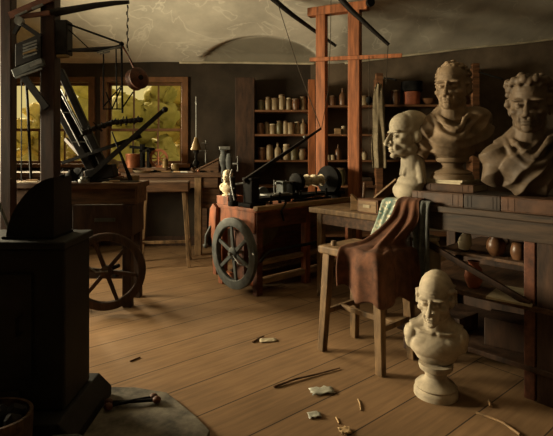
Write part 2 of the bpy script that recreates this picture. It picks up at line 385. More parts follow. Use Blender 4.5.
JT={}
def jar_proto(kind, body, lidm):
    h={'tall':.23,'squat':.16,'bottle':.22,'drum':.19,'crock':.20}[kind]; r={'tall':.052,'squat':.055,'bottle':.045,'drum':.060,'crock':.065}[kind]
    P={'tall':[(0,0),(r*.85,0),(r,.02),(r,h*.7),(r*.8,h*.82),(r*.72,h*.86),(r*.8,h*.9)],
       'squat':[(0,0),(r*.7,0),(r,h*.3),(r,h*.6),(r*.7,h*.8),(r*.78,h*.88)],
       'bottle':[(0,0),(r*.9,0),(r,.02),(r,h*.55),(r*.75,h*.68),(r*.33,h*.76),(r*.33,h*.9),(r*.42,h*.92)],
       'drum':[(0,0),(r,0),(r,h*.85),(r*.92,h*.88)],
       'crock':[(0,0),(r*.75,0),(r*.98,h*.4),(r,h*.65),(r*.82,h*.83),(r*.9,h*.9)]}[kind]
    return h,r,P
def jar(kind, body, lidm, loc, label, group, sc=1.0):
    key=(kind,body,lidm)
    if key in JT: return copy_thing(JT[key],loc,label,group=group,scale=sc)
    h,r,P=jar_proto(kind,body,lidm)
    t=thing('bottle' if kind=='bottle' else 'jar',label,'bottle' if kind=='bottle' else 'jar',loc,0,group)
    MB().lathe(P,seg=18).build('body',body,t,smooth=50)
    zt=P[-1][1]; rt=P[-1][0]
    if kind=='bottle': MB().lathe([(0,zt-.01),(rt*.6,zt-.01),(rt*.75,h),(0,h)],seg=10).build('stopper',lidm,t,smooth=50)
    else: MB().lathe([(0,zt-.004),(rt*1.12,zt-.004),(rt*1.12,zt+.012),(rt*.4,zt+.02),(rt*.25,h),(0,h)],seg=18).build('lid',lidm,t,smooth=50)
    t.scale=(sc,)*3; JT[key]=t
    return t
ORD=['first','second','third','fourth','fifth','sixth','seventh','eighth','ninth','tenth']
def jar_row(z, row, spec, x0, x1, group):
    n=len(spec)
    for i,(k,bm_,l,sc) in enumerate(spec):
        x=x0+(x1-x0)*(i+.5)/n+random.uniform(-.006,.006)
        what={'stone_jar':'ochre stoneware','cream_jar':'cream','brown_jar':'dark brown','olive_jar':'olive'}[bm_]
        kn={'tall':'tall jar','squat':'squat jar','bottle':'bottle','drum':'straight-sided jar','crock':'round jar'}[k]
        jar(k,bm_,l,(x,SY0+.11+random.uniform(-.02,.03),z),'%s %s on the %s shelf behind the lathe, %s from left'%(what,kn,row,ORD[i]),group,sc)
jar_row(1.965,'top',[('drum','olive_jar','cork',.8),('tall','stone_jar','cork',.85),('drum','stone_jar','cork',.95),('tall','cream_jar','cork',1.02),('tall','stone_jar','paper',.8),('crock','brown_jar','cork',.85),('tall','stone_jar','cork',.9)],-.27,.43,'jars on the top shelf')
jar_row(1.625,'second',[('drum','brown_jar','cork',.85),('tall','stone_jar','cork',.8),('drum','stone_jar','paper',.8),('tall','olive_jar','cork',.85),('tall','cream_jar','cork',.85),('drum','stone_jar','cork',.9),('tall','cream_jar','paper',.8),('bottle','stone_jar','cork',1.0)],-.27,.43,'jars on the second shelf')
jar_row(1.26,'third',[('crock','brown_jar','cork',.9),('tall','stone_jar','cork',.95),('bottle','cream_jar','cork',1.1),('tall','cream_jar','paper',1.0),('drum','olive_jar','cork',1.0),('squat','stone_jar','cork',1.0)],-.27,.43,'jars on the third shelf')
mx=lambda px:(px-276.5)/F*6.68
for k,bm_,l,px,z,sc,lab in (
  ('bottle','brown_jar','cork',343,2.03,1.15,'dark brown bottle on the high shelf between the two red posts'),
  ('drum','brown_jar','cork',333,2.03,.8,'dark brown jar beside the bottle on the high shelf'),
  ('squat','cream_jar','paper',344,1.625,.75,'small cream pot on the middle shelf between the red posts'),
  ('squat','cream_jar','cork',365,1.26,.75,'small cream pot right of the taller red post'),
  ('crock','olive_jar','cork',341,.90,1.25,'large olive round jar on the low shelf between the red posts'),
  ('bottle','brown_jar','cork',338.5,1.26,1.0,'small dark bottle among white cups between the red posts'),
  ('drum','stone_jar','cork',365,2.03,.8,'ochre jar on high shelf beside the hanging linen cloth'),
  ('tall','brown_jar','cork',486,2.04,1.0,'tall brown jar right of the rightmost shelf upright')):
    x=mx(px)
    jar(k,bm_,l,(x,SY0+.12,z),lab,None,sc)
tag(MB().box((0,0,.04),(.09,.08,.08)).build('wooden_box','pale_wood',bevel=.004,loc=(mx(337.5),SY0+.08,1.625)),'small pale wooden box beside the cream pot on the middle shelf','box')
for i,px in enumerate((329,333.5)):
    tag(MB().lathe([(0,0),(.03,0),(.034,.07),(.028,.07),(.025,.01),(0,.01)],seg=16).build('cup','cream_jar',smooth=50,loc=(mx(px)-.01,SY0+.09,1.26)),'small white cup on the shelf below the wooden box, %s of a pair'%('left' if i==0 else 'right'),'cup','white cups on the shelf')
# right-hand top shelf
def pot():
    t=thing('cooking_pot','wide brown pot with broad black rim on the upper shelf','pot',(mx(413),SY0+.14,2.04))
    MB().lathe([(0,0),(.10,0),(.115,.03),(.12,.20),(.105,.20),(.10,.02),(0,.02)],seg=28).build('body','red_pot',t,smooth=50)
    MB().lathe([(.121,.19),(.15,.2),(.15,.335),(.135,.335),(.128,.2),(.121,.19)],seg=28).build('rim','iron',t,smooth=50)
pot()
jar('crock','brown_jar','cork',(mx(396),SY0+.12,2.04),'round brown jar left of the black-rimmed pot',None,1.1)
tag(MB().lathe([(0,0),(.05,0),(.10,.05),(.12,.09),(.11,.09),(.09,.05),(.04,.012),(0,.012)],seg=24).build('bowl','brown_jar',smooth=60,loc=(mx(429.5),SY0+.13,2.04)),'brown bowl on the upper shelf behind the draped bust','bowl')
jar('squat','stone_jar','cork',(mx(498),SY0+.12,2.04) if mx(498)<2.75 else (2.62,SY0+.12,2.04),'squat ochre jar left of the rightmost shelf upright',None,.9)
# the tall brown jar stands inside the last bay
for o in list(C.objects):
    if o.get('label','').startswith('tall brown jar right'): o.location.x=2.45; o['label']='tall brown jar on the upper shelf beside the squat ochre jar'
MB().tube([at(384,78,6.55),at(393,79,6.5),at(396,80,6.45)],.012,8).build('hook_bar','iron',sh)
MB().tube([at(478.6,72,6.6),at(492,76,6.45),at(503,79,6.3)],.012,8).build('hook_bar','iron',sh)
# books on the right-hand shelf
def book(name_label, loc, size, cover, rz=0.0, group=None, roll=None):
    t=thing('book',name_label,'book',loc,rz,group); w,d,h=size
    b=MB(); c=min(.006,h*.12)
    b.span(-w/2,w/2,-d/2,d/2,0,c).span(-w/2,w/2,-d/2,d/2,h-c,h).span(-w/2,w/2,-d/2,-d/2+c,c,h-c)
    b.build('cover',cover,t,bevel=.002)
    MB().span(-w/2+.006,w/2-.006,-d/2+c,d/2-.006,c,h-c).build('pages','paper',t)
    for x in (-.40,-.30,.30,.40): MB().span(w*x-.003,w*x+.003,-d/2-.002,-d/2,c,h-c).build('spine_band',cover,t)
    return t
zb=1.26
for i,(w,h,cv) in enumerate(((.30,.045,'bookdark'),(.27,.05,'bookred'),(.25,.04,'bookdark'))):
    book(['dark book at bottom of the stack on the shelf behind the bald profile bust','russet book in middle of the stack on the shelf behind the profile bust','dark book on top of the stack behind the profile bust'][i],(1.66,SY0+.14,zb),(w,.2,h),cv,R(3*i-2),'books on the back shelf'); zb+=h
zb=.90
for i,(w,h,cv) in enumerate(((.32,.06,'bookred'),(.28,.05,'bookdark'))):
    book(['russet book lying on the low back shelf beneath the hanging linen','dark book lying on top of the russet one on low back shelf'][i],(1.2,SY0+.14,zb),(w,.2,h),cv,R(2*i),'books on the low shelf'); zb+=h
# linen hanging from a peg on the shelf upright
t=thing('hanging_apron','cream linen apron hanging in folds from the shelf upright','cloth',(0,0,0))
rows=[]
for y,wl,wr in ((84,376,381),(92,374,383),(108,373,384.5),(128,373,385),(148,371.5,385.5),(168,373,386)):
    rows.append([at(wl+(wr-wl)*k/4,y,6.47+.02*math.sin(k*2.2)) for k in range(5)])
o=MB().grid(surf(rows,24,40,lambda t_,u:Vector((0,.022*math.sin(u*11+t_*2.4+1.5*math.sin(t_*5))*(.3+t_),0)))).build('linen','linen',t,smooth=180)
q=o.modifiers.new('Solidify','SOLIDIFY'); q.thickness=.006
MB().tube([at(378.5,85,6.60),at(378.5,84,6.45),at(378.5,82.5,6.44)],.008,8).build('hanging_peg','iron',sh)

# ------------------------------------------------------------------ window bench
wb=thing('window_bench','long brown workbench running beneath both windows','workbench',(0,0,0))
MB().span(-4.45,-.72,6.2,6.86,1.04,1.10).build('worktop','brown_wood',wb,bevel=.006)
MB().span(-4.40,-.78,6.24,6.27,.90,1.04).build('apron','brown_wood',wb)
for x in (-4.3,-2.6,-1.04):
    MB().span(x-.045,x+.045,6.22,6.31,0,1.04).build('leg','stool_wood',wb,bevel=.006)
    MB().span(x-.045,x+.045,6.75,6.84,0,1.04).build('leg','brown_wood',wb,bevel=.006)
MB().span(-1.0,-.75,6.28,6.8,.62,1.04).build('drawer_box','brown_wood',wb,bevel=.005)
# tilted drawing desk
t=thing('sloping_desk','small tilted wooden desk on right end of window bench','desk',(-.99,6.5,1.10))
rt=Matrix.Rotation(R(-27),3,'Y')
MB().box((.04,0,.095),(.40,.40,.02),rt).box((-.14,0,.035),(.03,.42,.05),rt).build('desk_board','brown_wood',t,bevel=.003)
for yy in (-.17,.19): MB().prism([(-.12,0),(.21,0),(.21,.155)],.02,Matrix.Translation((0,yy,0))@Matrix.Rotation(R(90),4,'X')).build('side_support','brown_wood',t)
tag(MB().box((0,0,.002),(.2,.26,.003)).build('paper_sheet','paper',loc=(-1.32,6.42,1.10),rz=.3),'pale sheet of paper lying left of the tilted desk','paper')
# shaded lamp
t=thing('shaded_lamp','tall rod lamp with conical shade standing by the right-hand window','lamp',(mx(194)-.02+.06,6.62,1.10))
MB().lathe([(0,0),(.055,0),(.055,.015),(.03,.03),(.02,.07),(.045,.10),(.045,.13),(.018,.16),(.018,.24),(.04,.27),(.03,.33),(.0,.34)],seg=20).build('base','iron',t,smooth=50)
MB().lathe([(.075,.30),(.028,.45),(.018,.48),(.012,.48),(.022,.45),(.068,.30),(.075,.30)],seg=24).build('lamp_shade','brass',t,smooth=50)
MB().tube([(0,0,.33),(0,0,1.05)],.006,8).build('rod','steel',t)
t=thing('retort_stand','thin upright stand with short cross rods behind tilted desk','stand',(mx(205),6.74,1.10))
MB().lathe([(0,0),(.06,0),(.06,.015),(0,.015)],seg=16).build('base','iron',t)
MB().tube([(0,0,.01),(0,0,.44)],.008,8).build('rod','steel',t)
MB().tube([(-.06,0,.40),(.05,0,.40)],.006,8).build('cross_rod','steel',t); MB().tube([(-.09,0,.29),(.05,0,.29)],.006,8).build('cross_rod','steel',t)
# leg vise at the bench end
t=thing('leg_vise','bulky grey iron vise on the right end of window bench','vise',(-.70,6.22,1.10))
MB().lathe([(0,-.12),(.03,-.12),(.035,.0),(.03,.06),(.05,.12),(.06,.19),(.035,.26),(.05,.30),(.0,.31)],seg=14,sy=.7).build('fixed_jaw','blue_iron',t,smooth=50)
MB().lathe([(0,-.02),(.025,-.02),(.03,.04),(.045,.10),(.05,.17),(.03,.25),(.0,.26)],(.075,-.02,0),seg=14,sy=.7).build('moving_jaw','blue_iron',t,smooth=50)
MB().box((.02,0,.325),(.15,.08,.045)).build('jaw_cap','steel',t,bevel=.008)
MB().tube([(.1,-.02,.12),(.19,-.05,.12)],.013,8).tube([(.19,-.05,.03),(.19,-.05,.21)],.007,8).ball((.19,-.05,.21),.014).ball((.19,-.05,.03),.014).build('screw_handle','steel',t)
# small model engine of copper
t=thing('model_engine','small copper and iron model engine on bench before right-hand window','engine',(-1.80,6.50,1.10)); t.scale=(1.15,)*3
MB().span(-.27,.27,-.12,.12,0,.05).build('bed','brown_wood',t,bevel=.004)
MB().lathe([(0,.05),(.085,.05),(.085,.19),(.09,.20),(.09,.215),(0,.22)],(-.16,0,0),seg=24).build('cylinder','copper',t,smooth=50)
b=MB(); b.tube([(-.16,0,.2),(-.16,0,.31)],.012,8)
b.span(-.06,-.03,-.06,-.03,.05,.33).span(-.06,-.03,.03,.06,.05,.33).span(.02,.05,-.06,-.03,.05,.29).span(.02,.05,.03,.06,.05,.29).span(-.07,.06,-.06,.06,.24,.26)
b.build('frame','iron',t)
MB().beam((-.2,0,.30),(.10,0,.27),.02,.035).build('rocking_beam','iron',t)
b=MB()
for k in range(24):
    a=2*math.pi*k/24; c=2*math.pi*(k+1)/24
    b.beam((.15+.10*math.cos(a),0,.16+.10*math.sin(a)),(.15+.10*math.cos(c),0,.16+.10*math.sin(c)),.03,.02,up=(0,1,0))
for k in range(4):
    a=math.pi*k/4; b.tube([(.15-.10*math.cos(a),0,.16-.10*math.sin(a)),(.15+.10*math.cos(a),0,.16+.10*math.sin(a))],.007,6)
b.build('flywheel','copper',t)
MB().lathe([(0,.05),(.035,.05),(.035,.12),(.02,.16),(0,.16)],(.24,-.05,0),seg=14).build('oil_cup','brass',t,smooth=50)
tag(MB().lathe([(0,0),(.10,0),(.14,.03),(.13,.03),(.09,.008),(0,.008)],seg=26).build('dish','paper',smooth=50,loc=(-1.78,6.27,1.10)),'shallow pale dish in front of the copper model engine','dish')
tag(MB().lathe([(0,0),(.05,0),(.055,.09),(.045,.11),(0,.11)],seg=18).build('tin_can','brass',smooth=50,loc=(-1.40,6.5,1.10)),'small brass tin on the window bench right of model engine','tin')
for i,(x,y,a) in enumerate(((-1.52,6.27,.2),(-1.35,6.25,-.5))):
    t=thing('chisel',['chisel with brown handle lying right of the pale dish','chisel lying at an angle near the tilted desk'][i],'chisel',(x,y,1.112),a,'chisels on the window bench')
    MB().tube([(-.02,0,0),(.1,0,0)],.012,8,.009).build('handle','pale_wood',t); MB().span(.1,.22,-.008,.008,-.004,.002).build('blade','steel',t)

# tall trestle stool before the window bench
def splay_stool(name,label,cat,loc,rz,L,W,H,th,foot,leg,wood,topwood,sz):
    t=thing(name,label,cat,loc,rz)
    MB().span(-L/2,L/2,-W/2,W/2,H-th,H).build('seat',topwood,t,bevel=.012)
    tops=[];feet=[]
    for sx in (-1,1):
        for sy in (-1,1):
            p=Vector((sx*(L/2-.06),sy*(W/2-.05),H-th+.004)); q=Vector((sx*(L/2-.06+foot),sy*(W/2-.05+foot*.8),0)); tops.append(p);feet.append(q)
            MB().beam(p,q,leg,leg,leg*.82,leg*.82,up=(0,1,0)).build('leg',wood,t,bevel=.004)
    f=1-sz/(H-th); mid=[a.lerp(b,f) for a,b in zip(tops,feet)]
    for i,j in ((0,1),(2,3)): MB().beam(mid[i],mid[j],.028,.035).build('stretcher',wood,t,bevel=.003)
    MB().beam((mid[0]+mid[1])/2,(mid[2]+mid[3])/2,.028,.035).build('stretcher',wood,t,bevel=.003)
    return t
st=splay_stool('trestle_stool','tall wooden trestle stool with splayed legs before the window bench','stool',(-1.37,5.76,0),R(8),.60,.40,1.02,.12,.06,.045,'stool_wood','brown_wood',.27)

# ------------------------------------------------------------------ machine bench, left
mb=thing('machine_bench','dark brown workbench with spoked driving wheel behind the stove','workbench',(0,0,0))
MB().span(-2.9,-1.22,4.13,4.52,1.06,1.11).build('worktop','brown_wood',mb,bevel=.006)
MB().span(-2.86,-1.25,4.16,4.19,.92,1.06).build('apron','brown_wood',mb)
MB().span(-1.275,-1.245,4.19,4.50,.92,1.06).build('apron','brown_wood',mb)
for x in (-1.33,-2.8):
    MB().span(x-.04,x+.04,4.17,4.25,0,1.06).build('leg','dark_wood',mb,bevel=.005)
    MB().span(x-.04,x+.04,4.45,4.53,0,1.06).build('leg','dark_wood',mb,bevel=.005)
d=MB().span(-1.80,-1.27,4.14,4.50,.64,.915).build('drawer','dark_wood',mb,bevel=.006)
MB().span(-1.60,-1.42,4.128,4.14,.77,.80).build('handle','blue_iron',d)
MB().span(-2.8,-1.3,4.2,4.24,.25,.32).build('stretcher','dark_wood',mb)
def wheel(parent, c, R0, rim_w, rim_t, n, mrim, axis, name, a0=0.0, spoke_w=.035, hub=.05, taper=.8):
    axis=Vector(axis).normalized(); e1=Vector((0,0,1)); e2=axis.cross(e1).normalized(); c=Vector(c)
    Ri=R0-rim_w; seg=56
    b=MB(); rings=[]
    for k in range(seg):
        a=2*math.pi*k/seg; d=e1*math.cos(a)+e2*math.sin(a)
        rings.append([b.bm.verts.new(c+d*r+axis*o) for r,o in ((R0,-rim_t/2+.006),(R0-.008,-rim_t/2),(Ri+.006,-rim_t/2),(Ri,-rim_t/2+.006),(Ri,rim_t/2-.006),(Ri+.006,rim_t/2),(R0-.008,rim_t/2),(R0,rim_t/2-.006))])
    for k in range(seg):
        p,q=rings[k],rings[(k+1)%seg]
        for i in range(8): b.bm.faces.new((p[i],p[(i+1)%8],q[(i+1)%8],q[i]))
    w=b.build(name,mrim,parent,smooth=40)
    for k in range(n):
        a=a0+2*math.pi*k/n; d=e1*math.cos(a)+e2*math.sin(a)
        MB().beam(c+d*hub*.6,c+d*(Ri+.005),spoke_w,rim_t*.5,spoke_w*taper,rim_t*.4,up=axis).build('spoke',mrim,w,bevel=.004)
    MB().lathe([(0,-rim_t*.75),(hub*.6,-rim_t*.75),(hub,-rim_t*.4),(hub,rim_t*.4),(hub*.6,rim_t*.75),(0,rim_t*.75)],c,seg=20,axis=axis).build('hub',mrim,w,smooth=40)
    return w
WC=(-1.44,3.97,.375)
w=wheel(mb,WC,.325,.065,.06,6,'dark_wood',(.22,-1,0),'driving_wheel',R(20),.035,.05)
MB().tube([(WC[0]-.01,3.99,.375),(WC[0]+.04,4.17,.375)],.018,10).build('axle','iron',w)
MB().beam((-1.36,4.20,.32),(-1.40,4.05,.32),.03,.03).build('axle_bracket','iron',mb)
MB().tube([at(88,266,3.92),at(96,272,3.92),at(108,271,3.93)],.008,8).build('crank_rod','steel',w)

# the copying machine over it
cm=thing('copying_machine','tall dark sculpture copying machine with two brown posts before left window','machine',(0,0,0))
def P(x,y,Y=4.05): return at(x,y,Y)
for x,w_ in ((8.7,.095),(50,.122)):
    X=P(x,150).x
    MB().span(X-w_/2,X+w_/2,4.0,4.0+w_,0,3.60).build('post','post_dark',cm,bevel=.008)
MB().beam(P(-10,-30,4.06),P(75,-30,4.06),.1,.12).build('cross_beam','red_dark',cm)
MB().beam(P(10,16,3.985),P(52,-2,3.985),.03,.06).beam(P(18,17,3.985),P(50,13,3.985),.03,.035).build('brace','red_dark',cm)
MB().beam(P(15,16.5,3.96),P(27,11,3.96),.01,.018).beam(P(32,9,3.96),P(43,4.5,3.96),.01,.022).build('scale_bar','steel',cm)
MB().beam(P(22,24,3.98),P(41,37,3.98),.025,.035).beam(P(14,34,3.98),P(20,24,3.98),.025,.03).build('strut','oil_wood',cm)
MB().lathe([(0,-.02),(.036,-.02),(.036,-.008),(.03,-.005),(.03,.005),(.036,.008),(.036,.02),(0,.02)],P(19.5,21,3.96),seg=20,axis=(0,1,0)).build('pulley','steel',cm,smooth=40)
b=MB(); pl=[(15,44),(41,33),(41,57),(15,67)]
b2=[P(x,y,3.97) for x,y in pl]; b3=[P(x,y,4.0)+Vector((0,.12,0)) for x,y in pl]
vs=[b.bm.verts.new(p) for p in b2]; vt=[b.bm.verts.new(p) for p in b3]
b.bm.faces.new(vs); b.bm.faces.new(list(reversed(vt)))
for i in range(4): b.bm.faces.new((vs[i],vs[(i+1)%4],vt[(i+1)%4],vt[i]))
gb=b.build('gear_box','oil_wood',cm,bevel=.005)
b=MB()
for k in range(5): b.beam(P(23,45.5+3.1*k,3.955),P(37,40.5+3.1*k,3.955),.008,.014)
b.build('metal_plates','steel',gb)
MB().beam(P(23,54,3.95),P(36,49.5,3.95),.008,.016).build('brass_scale','brass',gb)
MB().beam(P(14,74,3.97),P(44,62,3.97),.05,.07).build('carriage_bar','blue_iron',cm,bevel=.006)
MB().beam(P(15,78,3.94),P(42,68.5,3.94),.012,.016).beam(P(30,66,3.93),P(42,61,3.93),.012,.03).build('scale_bar','steel',cm)
MB().beam(P(23,76,3.98),P(47,108,3.98),.03,.055).build('strut','oil_wood',cm)
MB().tube([P(26,79,3.98),P(28,110,3.98),P(31,178,4.18)],.012,8).build('hanging_rod','oil_wood',cm)
MB().tube([P(21.5,68,4.12),P(21.5,181,4.25)],.005,6).build('guide_wire','iron',cm)
# head block and upper lever
MB().span(P(57.5,0).x,P(69.5,0).x,4.0,4.12,P(0,55).z,P(0,21).z).build('head_block','oil_wood',cm,bevel=.01)
MB().beam(P(58,56.5,4.03),P(68,56,4.03),.06,.02).build('brass_plate','brass',cm)
pts=[P(50,13.5,4.02),P(70,10,4.02),P(95,5.5,4.02),P(115,3,4.02),P(129,2,4.02)]
MB().tube(pts,.036,10,.016).build('top_lever','oil_wood',cm,smooth=50)
b=MB()
for k in range(14):
    y=5+3.3*k; b.tube([P(127.5+.6*math.sin(k*2),y,4.02),P(127.5+.6*math.sin(k*2+1),y+3.3,4.02)],.004 if k%2 else .007,6)
b.build('chain','iron',cm)
MB().tube([P(68,24,4.03),P(122,43.5,4.03)],.009,8).tube([P(68,29,4.04),P(90,49.5,4.04)],.005,6).tube([P(68,51,4.03),P(96,51,4.03),P(122,45,4.03)],.009,8).build('stay_rod','iron',cm)
MB().tube([P(72,50,4.0),P(122,47,4.0)],.014,6).build('boom','oil_wood',cm)
MB().beam(P(97,52.5,3.98),P(121,46.5,3.98),.008,.014).beam(P(100,54,3.98),P(110,51.5,3.98),.008,.012).build('scale_bar','steel',cm)
MB().ball(P(121.5,44,4.02),.022).build('boom_knob','iron',cm,smooth=180)
b=MB()
for x0,y0,x1,y1 in ((103.5,49,103.5,109),(121.5,45,122.5,113),(116,47,117,109),(103,109,123,109),(103,107,123,84),(106,92,112,109),(112,109,121,88),(123,107,133,92),(123,46,134,66)):
    b.tube([P(x0,y0,4.05),P(x1,y1,4.05)],.006 if x0!=121.5 else .009,6)
b.build('hanging_frame','iron',cm)
# spiky rod with clamps
b=MB(); b.tube([P(80,137,4.1),P(95,128,4.1),P(110,122.5,4.1),P(143,119,4.1)],.012,8)
rnd=random.Random(3)
for k in range(13):
    x=85+4.6*k; y=132-1.6*k if k<6 else 122.6-.45*(k-6)
    a=rnd.uniform(-.9,.9); L_=rnd.uniform(4,8)
    b.tube([P(x-L_*math.sin(a)*.6,y+L_*.55,4.1),P(x+L_*math.sin(a),y-L_*.7,4.08)],.010,6,.005)
    b.lathe([(0,-.018),(.02,-.018),(.024,0),(.02,.018),(0,.018)],P(x,y,4.1),seg=10,axis=(1,0,.2))
b.build('clamp_rod','oil_wood',cm,smooth=40)
# main slanting truss with bright rods
tr=MB().beam(P(60,70,4.26),P(106,170,4.30),.06,.062).build('truss_beam','oil_wood',cm,bevel=.006)
MB().beam(P(50,94,4.30),P(93,172,4.32),.06,.07).build('truss_beam','oil_wood',cm,bevel=.006)
MB().beam(P(54,92,4.34),P(96,168,4.36),.03,.13).build('truss_web','oil_wood',cm)
b=MB()
for x0,y0,x1,y1 in ((59,85,87,140),(56,100,80,146),(62,96,92,152)): b.tube([P(x0,y0,4.21),P(x1,y1,4.21)],.005,6)
for x0,y0,x1,y1 in ((57,112.5,71,112.5),(72,142,86,142)): b.tube([P(x0,y0,4.21),P(x1,y1,4.21)],.005,6)
b.build('bright_rods','steel',cm)
b=MB(); b.beam(P(100,167,4.3),P(103,179.5,4.3),.26,.13); b.span(P(88,0,4.3).x,P(122,0,4.3).x,4.23,4.37,1.11,1.135); b.build('foot_block','oil_wood',cm,bevel=.01)
MB().beam(P(86,179,4.24),P(164,110,4.24),.03,.045,.025,.035).ball(P(165,109.5,4.24),.028).build('long_lever','oil_wood',cm,smooth=40)
MB().beam(P(62,163,4.26),P(141,136,4.26),.025,.028,.025,.034).build('slanting_bar','oil_wood',cm)
MB().beam(P(66,139,4.5),P(96,172,4.3),.03,.03).build('slanting_bar','dark_wood',cm)
MB().tube([P(112,132,4.24),P(122,158,4.24),P(131,181,4.3)],.006,8,.02).build('pointer_leg','oil_wood',cm)
MB().beam(P(130,181,4.3),P(100,174,4.3),.03,.03).build('base_arm','brown_wood',cm)
# hanging red pulley block
t=thing('pulley_block','dark red pulley block hanging before the right-hand window','pulley',P(137,79,4.05))
ax=(.75,-.6,.15)
MB().lathe([(0,-.05),(.07,-.05),(.095,-.035),(.082,0),(.095,.035),(.07,.05),(0,.05)],seg=28,axis=ax).build('sheave','red_dark',t,smooth=40)
MB().lathe([(0,-.062),(.022,-.062),(.022,.062),(0,.062)],seg=12,axis=ax).build('pin','iron',t)
MB().tube([P(134,69,4.05)-P(137,79,4.05),P(128.5,56,4.05)-P(137,79,4.05),P(122,46,4.04)-P(137,79,4.05)],.006,6).build('cord','red_wood',t)

# things on the machine bench
ZT=1.11
t=thing('spouted_can','dark spouted oil can on machine bench beside the brown post','oil can',(P(72,0,4.3).x,4.28,ZT))
MB().lathe([(0,0),(.06,0),(.07,.03),(.06,.06),(.025,.09),(.02,.11),(0,.11)],seg=20).build('body','iron',t,smooth=50)
MB().tube([(.05,0,.04),(.09,0,.09),(.10,0,.13)],.01,8,.006).build('spout','iron',t); MB().tube([(-.05,0,.05),(-.10,0,.08),(-.07,0,.12),(-.02,0,.10)],.006,8).build('handle','iron',t)
tag(MB().box((0,0,.003),(.10,.12,.004)).build('paper_sheet','paper',loc=(P(108,0,4.2).x,4.21,ZT),rz=.1),'white paper scrap on the machine bench below the slanting levers','paper')
tag(MB().box((0,0,.003),(.16,.1,.004)).build('paper_sheet','paper',loc=(P(27,0,4.22).x,4.22,ZT),rz=.5),'pale paper on bench between the two brown posts','paper')
tag(MB().lathe([(0,0),(.05,0),(.05,.03),(.03,.035),(.03,.05),(0,.05)],seg=18).build('weight','steel',smooth=40,loc=(P(85,0,4.22).x,4.2,ZT)),'round grey metal weight on machine bench front','weight')
for i,(px,y,a,l) in enumerate(((38,4.3,.1,'file with wooden handle on bench between the brown posts'),(62,4.2,-.3,'file with wooden handle right of the taller brown post'),(120,4.2,.2,'file with wooden handle near right end of the machine bench'))):
    t=thing('file',l,'file',(P(px,0,y).x,y,ZT+.011),a,'files on the machine bench')
    MB().tube([(-.09,0,0),(0,0,0)],.011,8).build('handle','pale_wood',t); MB().span(0,.16,-.008,.008,-.004,.003).build('blade','steel',t)
tag(MB().span(-.05,.05,-.03,.03,0,.05).span(-.02,.02,-.03,.03,.05,.075).build('hand_plane','red_wood',bevel=.006,loc=(P(118,0,4.4).x,4.4,ZT)),'small reddish wooden plane behind the levers on machine bench','plane')

# small tools scattered on the benches
def gear_model(name,label,loc,r,m,rz,n=12):
    t=thing(name,label,'model',loc,rz)
    MB().span(-r*.5,r*.5,-.03,.03,0,.02).span(-.012,.012,-.012,.012,.02,r*1.2).build('stand','iron',t,bevel=.002)
    b=MB(); b.lathe([(r*.72,-.008),(r*.95,-.008),(r*.95,.008),(r*.72,.008),(r*.72,-.008)],(0,-.025,r*1.15),seg=28,axis=(0,1,0))
    w=b.build('rim',m,t)
    for k in range(4):
        a=math.pi*k/4; MB().tube([(-r*.75*math.cos(a),-.025,r*1.15-r*.75*math.sin(a)),(r*.75*math.cos(a),-.025,r*1.15+r*.75*math.sin(a))],.006,6).build('spoke',m,w)
gear_model('gear_stand','small spoked brass wheel on stand below the right-hand window',(-2.25,6.46,1.10),.085,'brass',.4)
gear_model('gear_stand','small dark spoked wheel on stand on the machine bench near post',(P(80,0,4.4).x,4.40,ZT),.06,'iron',-.3)
tag(MB().lathe([(0,0),(.045,0),(.05,.02),(.05,.11),(.018,.15),(.018,.19),(.024,.2),(0,.2)],seg=18).build('oil_bottle','brown_jar',smooth=50,loc=(-2.34,6.55,1.10)),'dark brown bottle on window bench between the two windows','bottle')
tag(MB().span(-.09,.09,-.06,.06,0,.06).build('wooden_box','shelf_wood',bevel=.005,loc=(-2.02,6.30,1.10),rz=.3),'low brown wooden box in front of the brass model wheel','box')
t=thing('hammer','hammer lying on the window bench in front of the engine model',  'hammer',(-1.62,6.33,1.118),.5)
MB().tube([(-.02,0,0),(.20,0,0)],.010,8,.013).build('handle','pale_wood',t); MB().tube([(-.02,-.05,0),(-.02,.05,0)],.017,10).build('head','iron',t)
tag(MB().tube([(.075*math.cos(k*.5)*(1-.004*k),.075*math.sin(k*.5)*(1-.004*k),.012+.0012*k) for k in range(52)],.009,6).build('rope_coil','rope',loc=(-2.48,6.40,1.10)),'pale coil of rope on window bench left of the brass model wheel','rope')
t=thing('hand_drill','hand drill with curved crank lying on bench right of lamp','drill',(-.93,6.30,1.116),.2)
MB().tube([(-.10,0,0),(-.04,0,0),(-.03,.05,0),(.04,.05,0),(.05,0,0),(.09,0,0)],.009,8).build('crank','iron',t,smooth=40); MB().ball((-.115,0,.004),(.02,.02,.018)).build('knob','red_wood',t,smooth=180); MB().tube([(.09,0,0),(.16,0,0)],.005,8).build('drill_bit','steel',t)
tag(MB().box((0,0,.03),(.11,.07,.06)).build('wooden_box','pale_wood',bevel=.005,loc=(P(132,0,4.3).x,4.33,ZT),rz=.2),'small pale wooden box on right end of the machine bench','box')

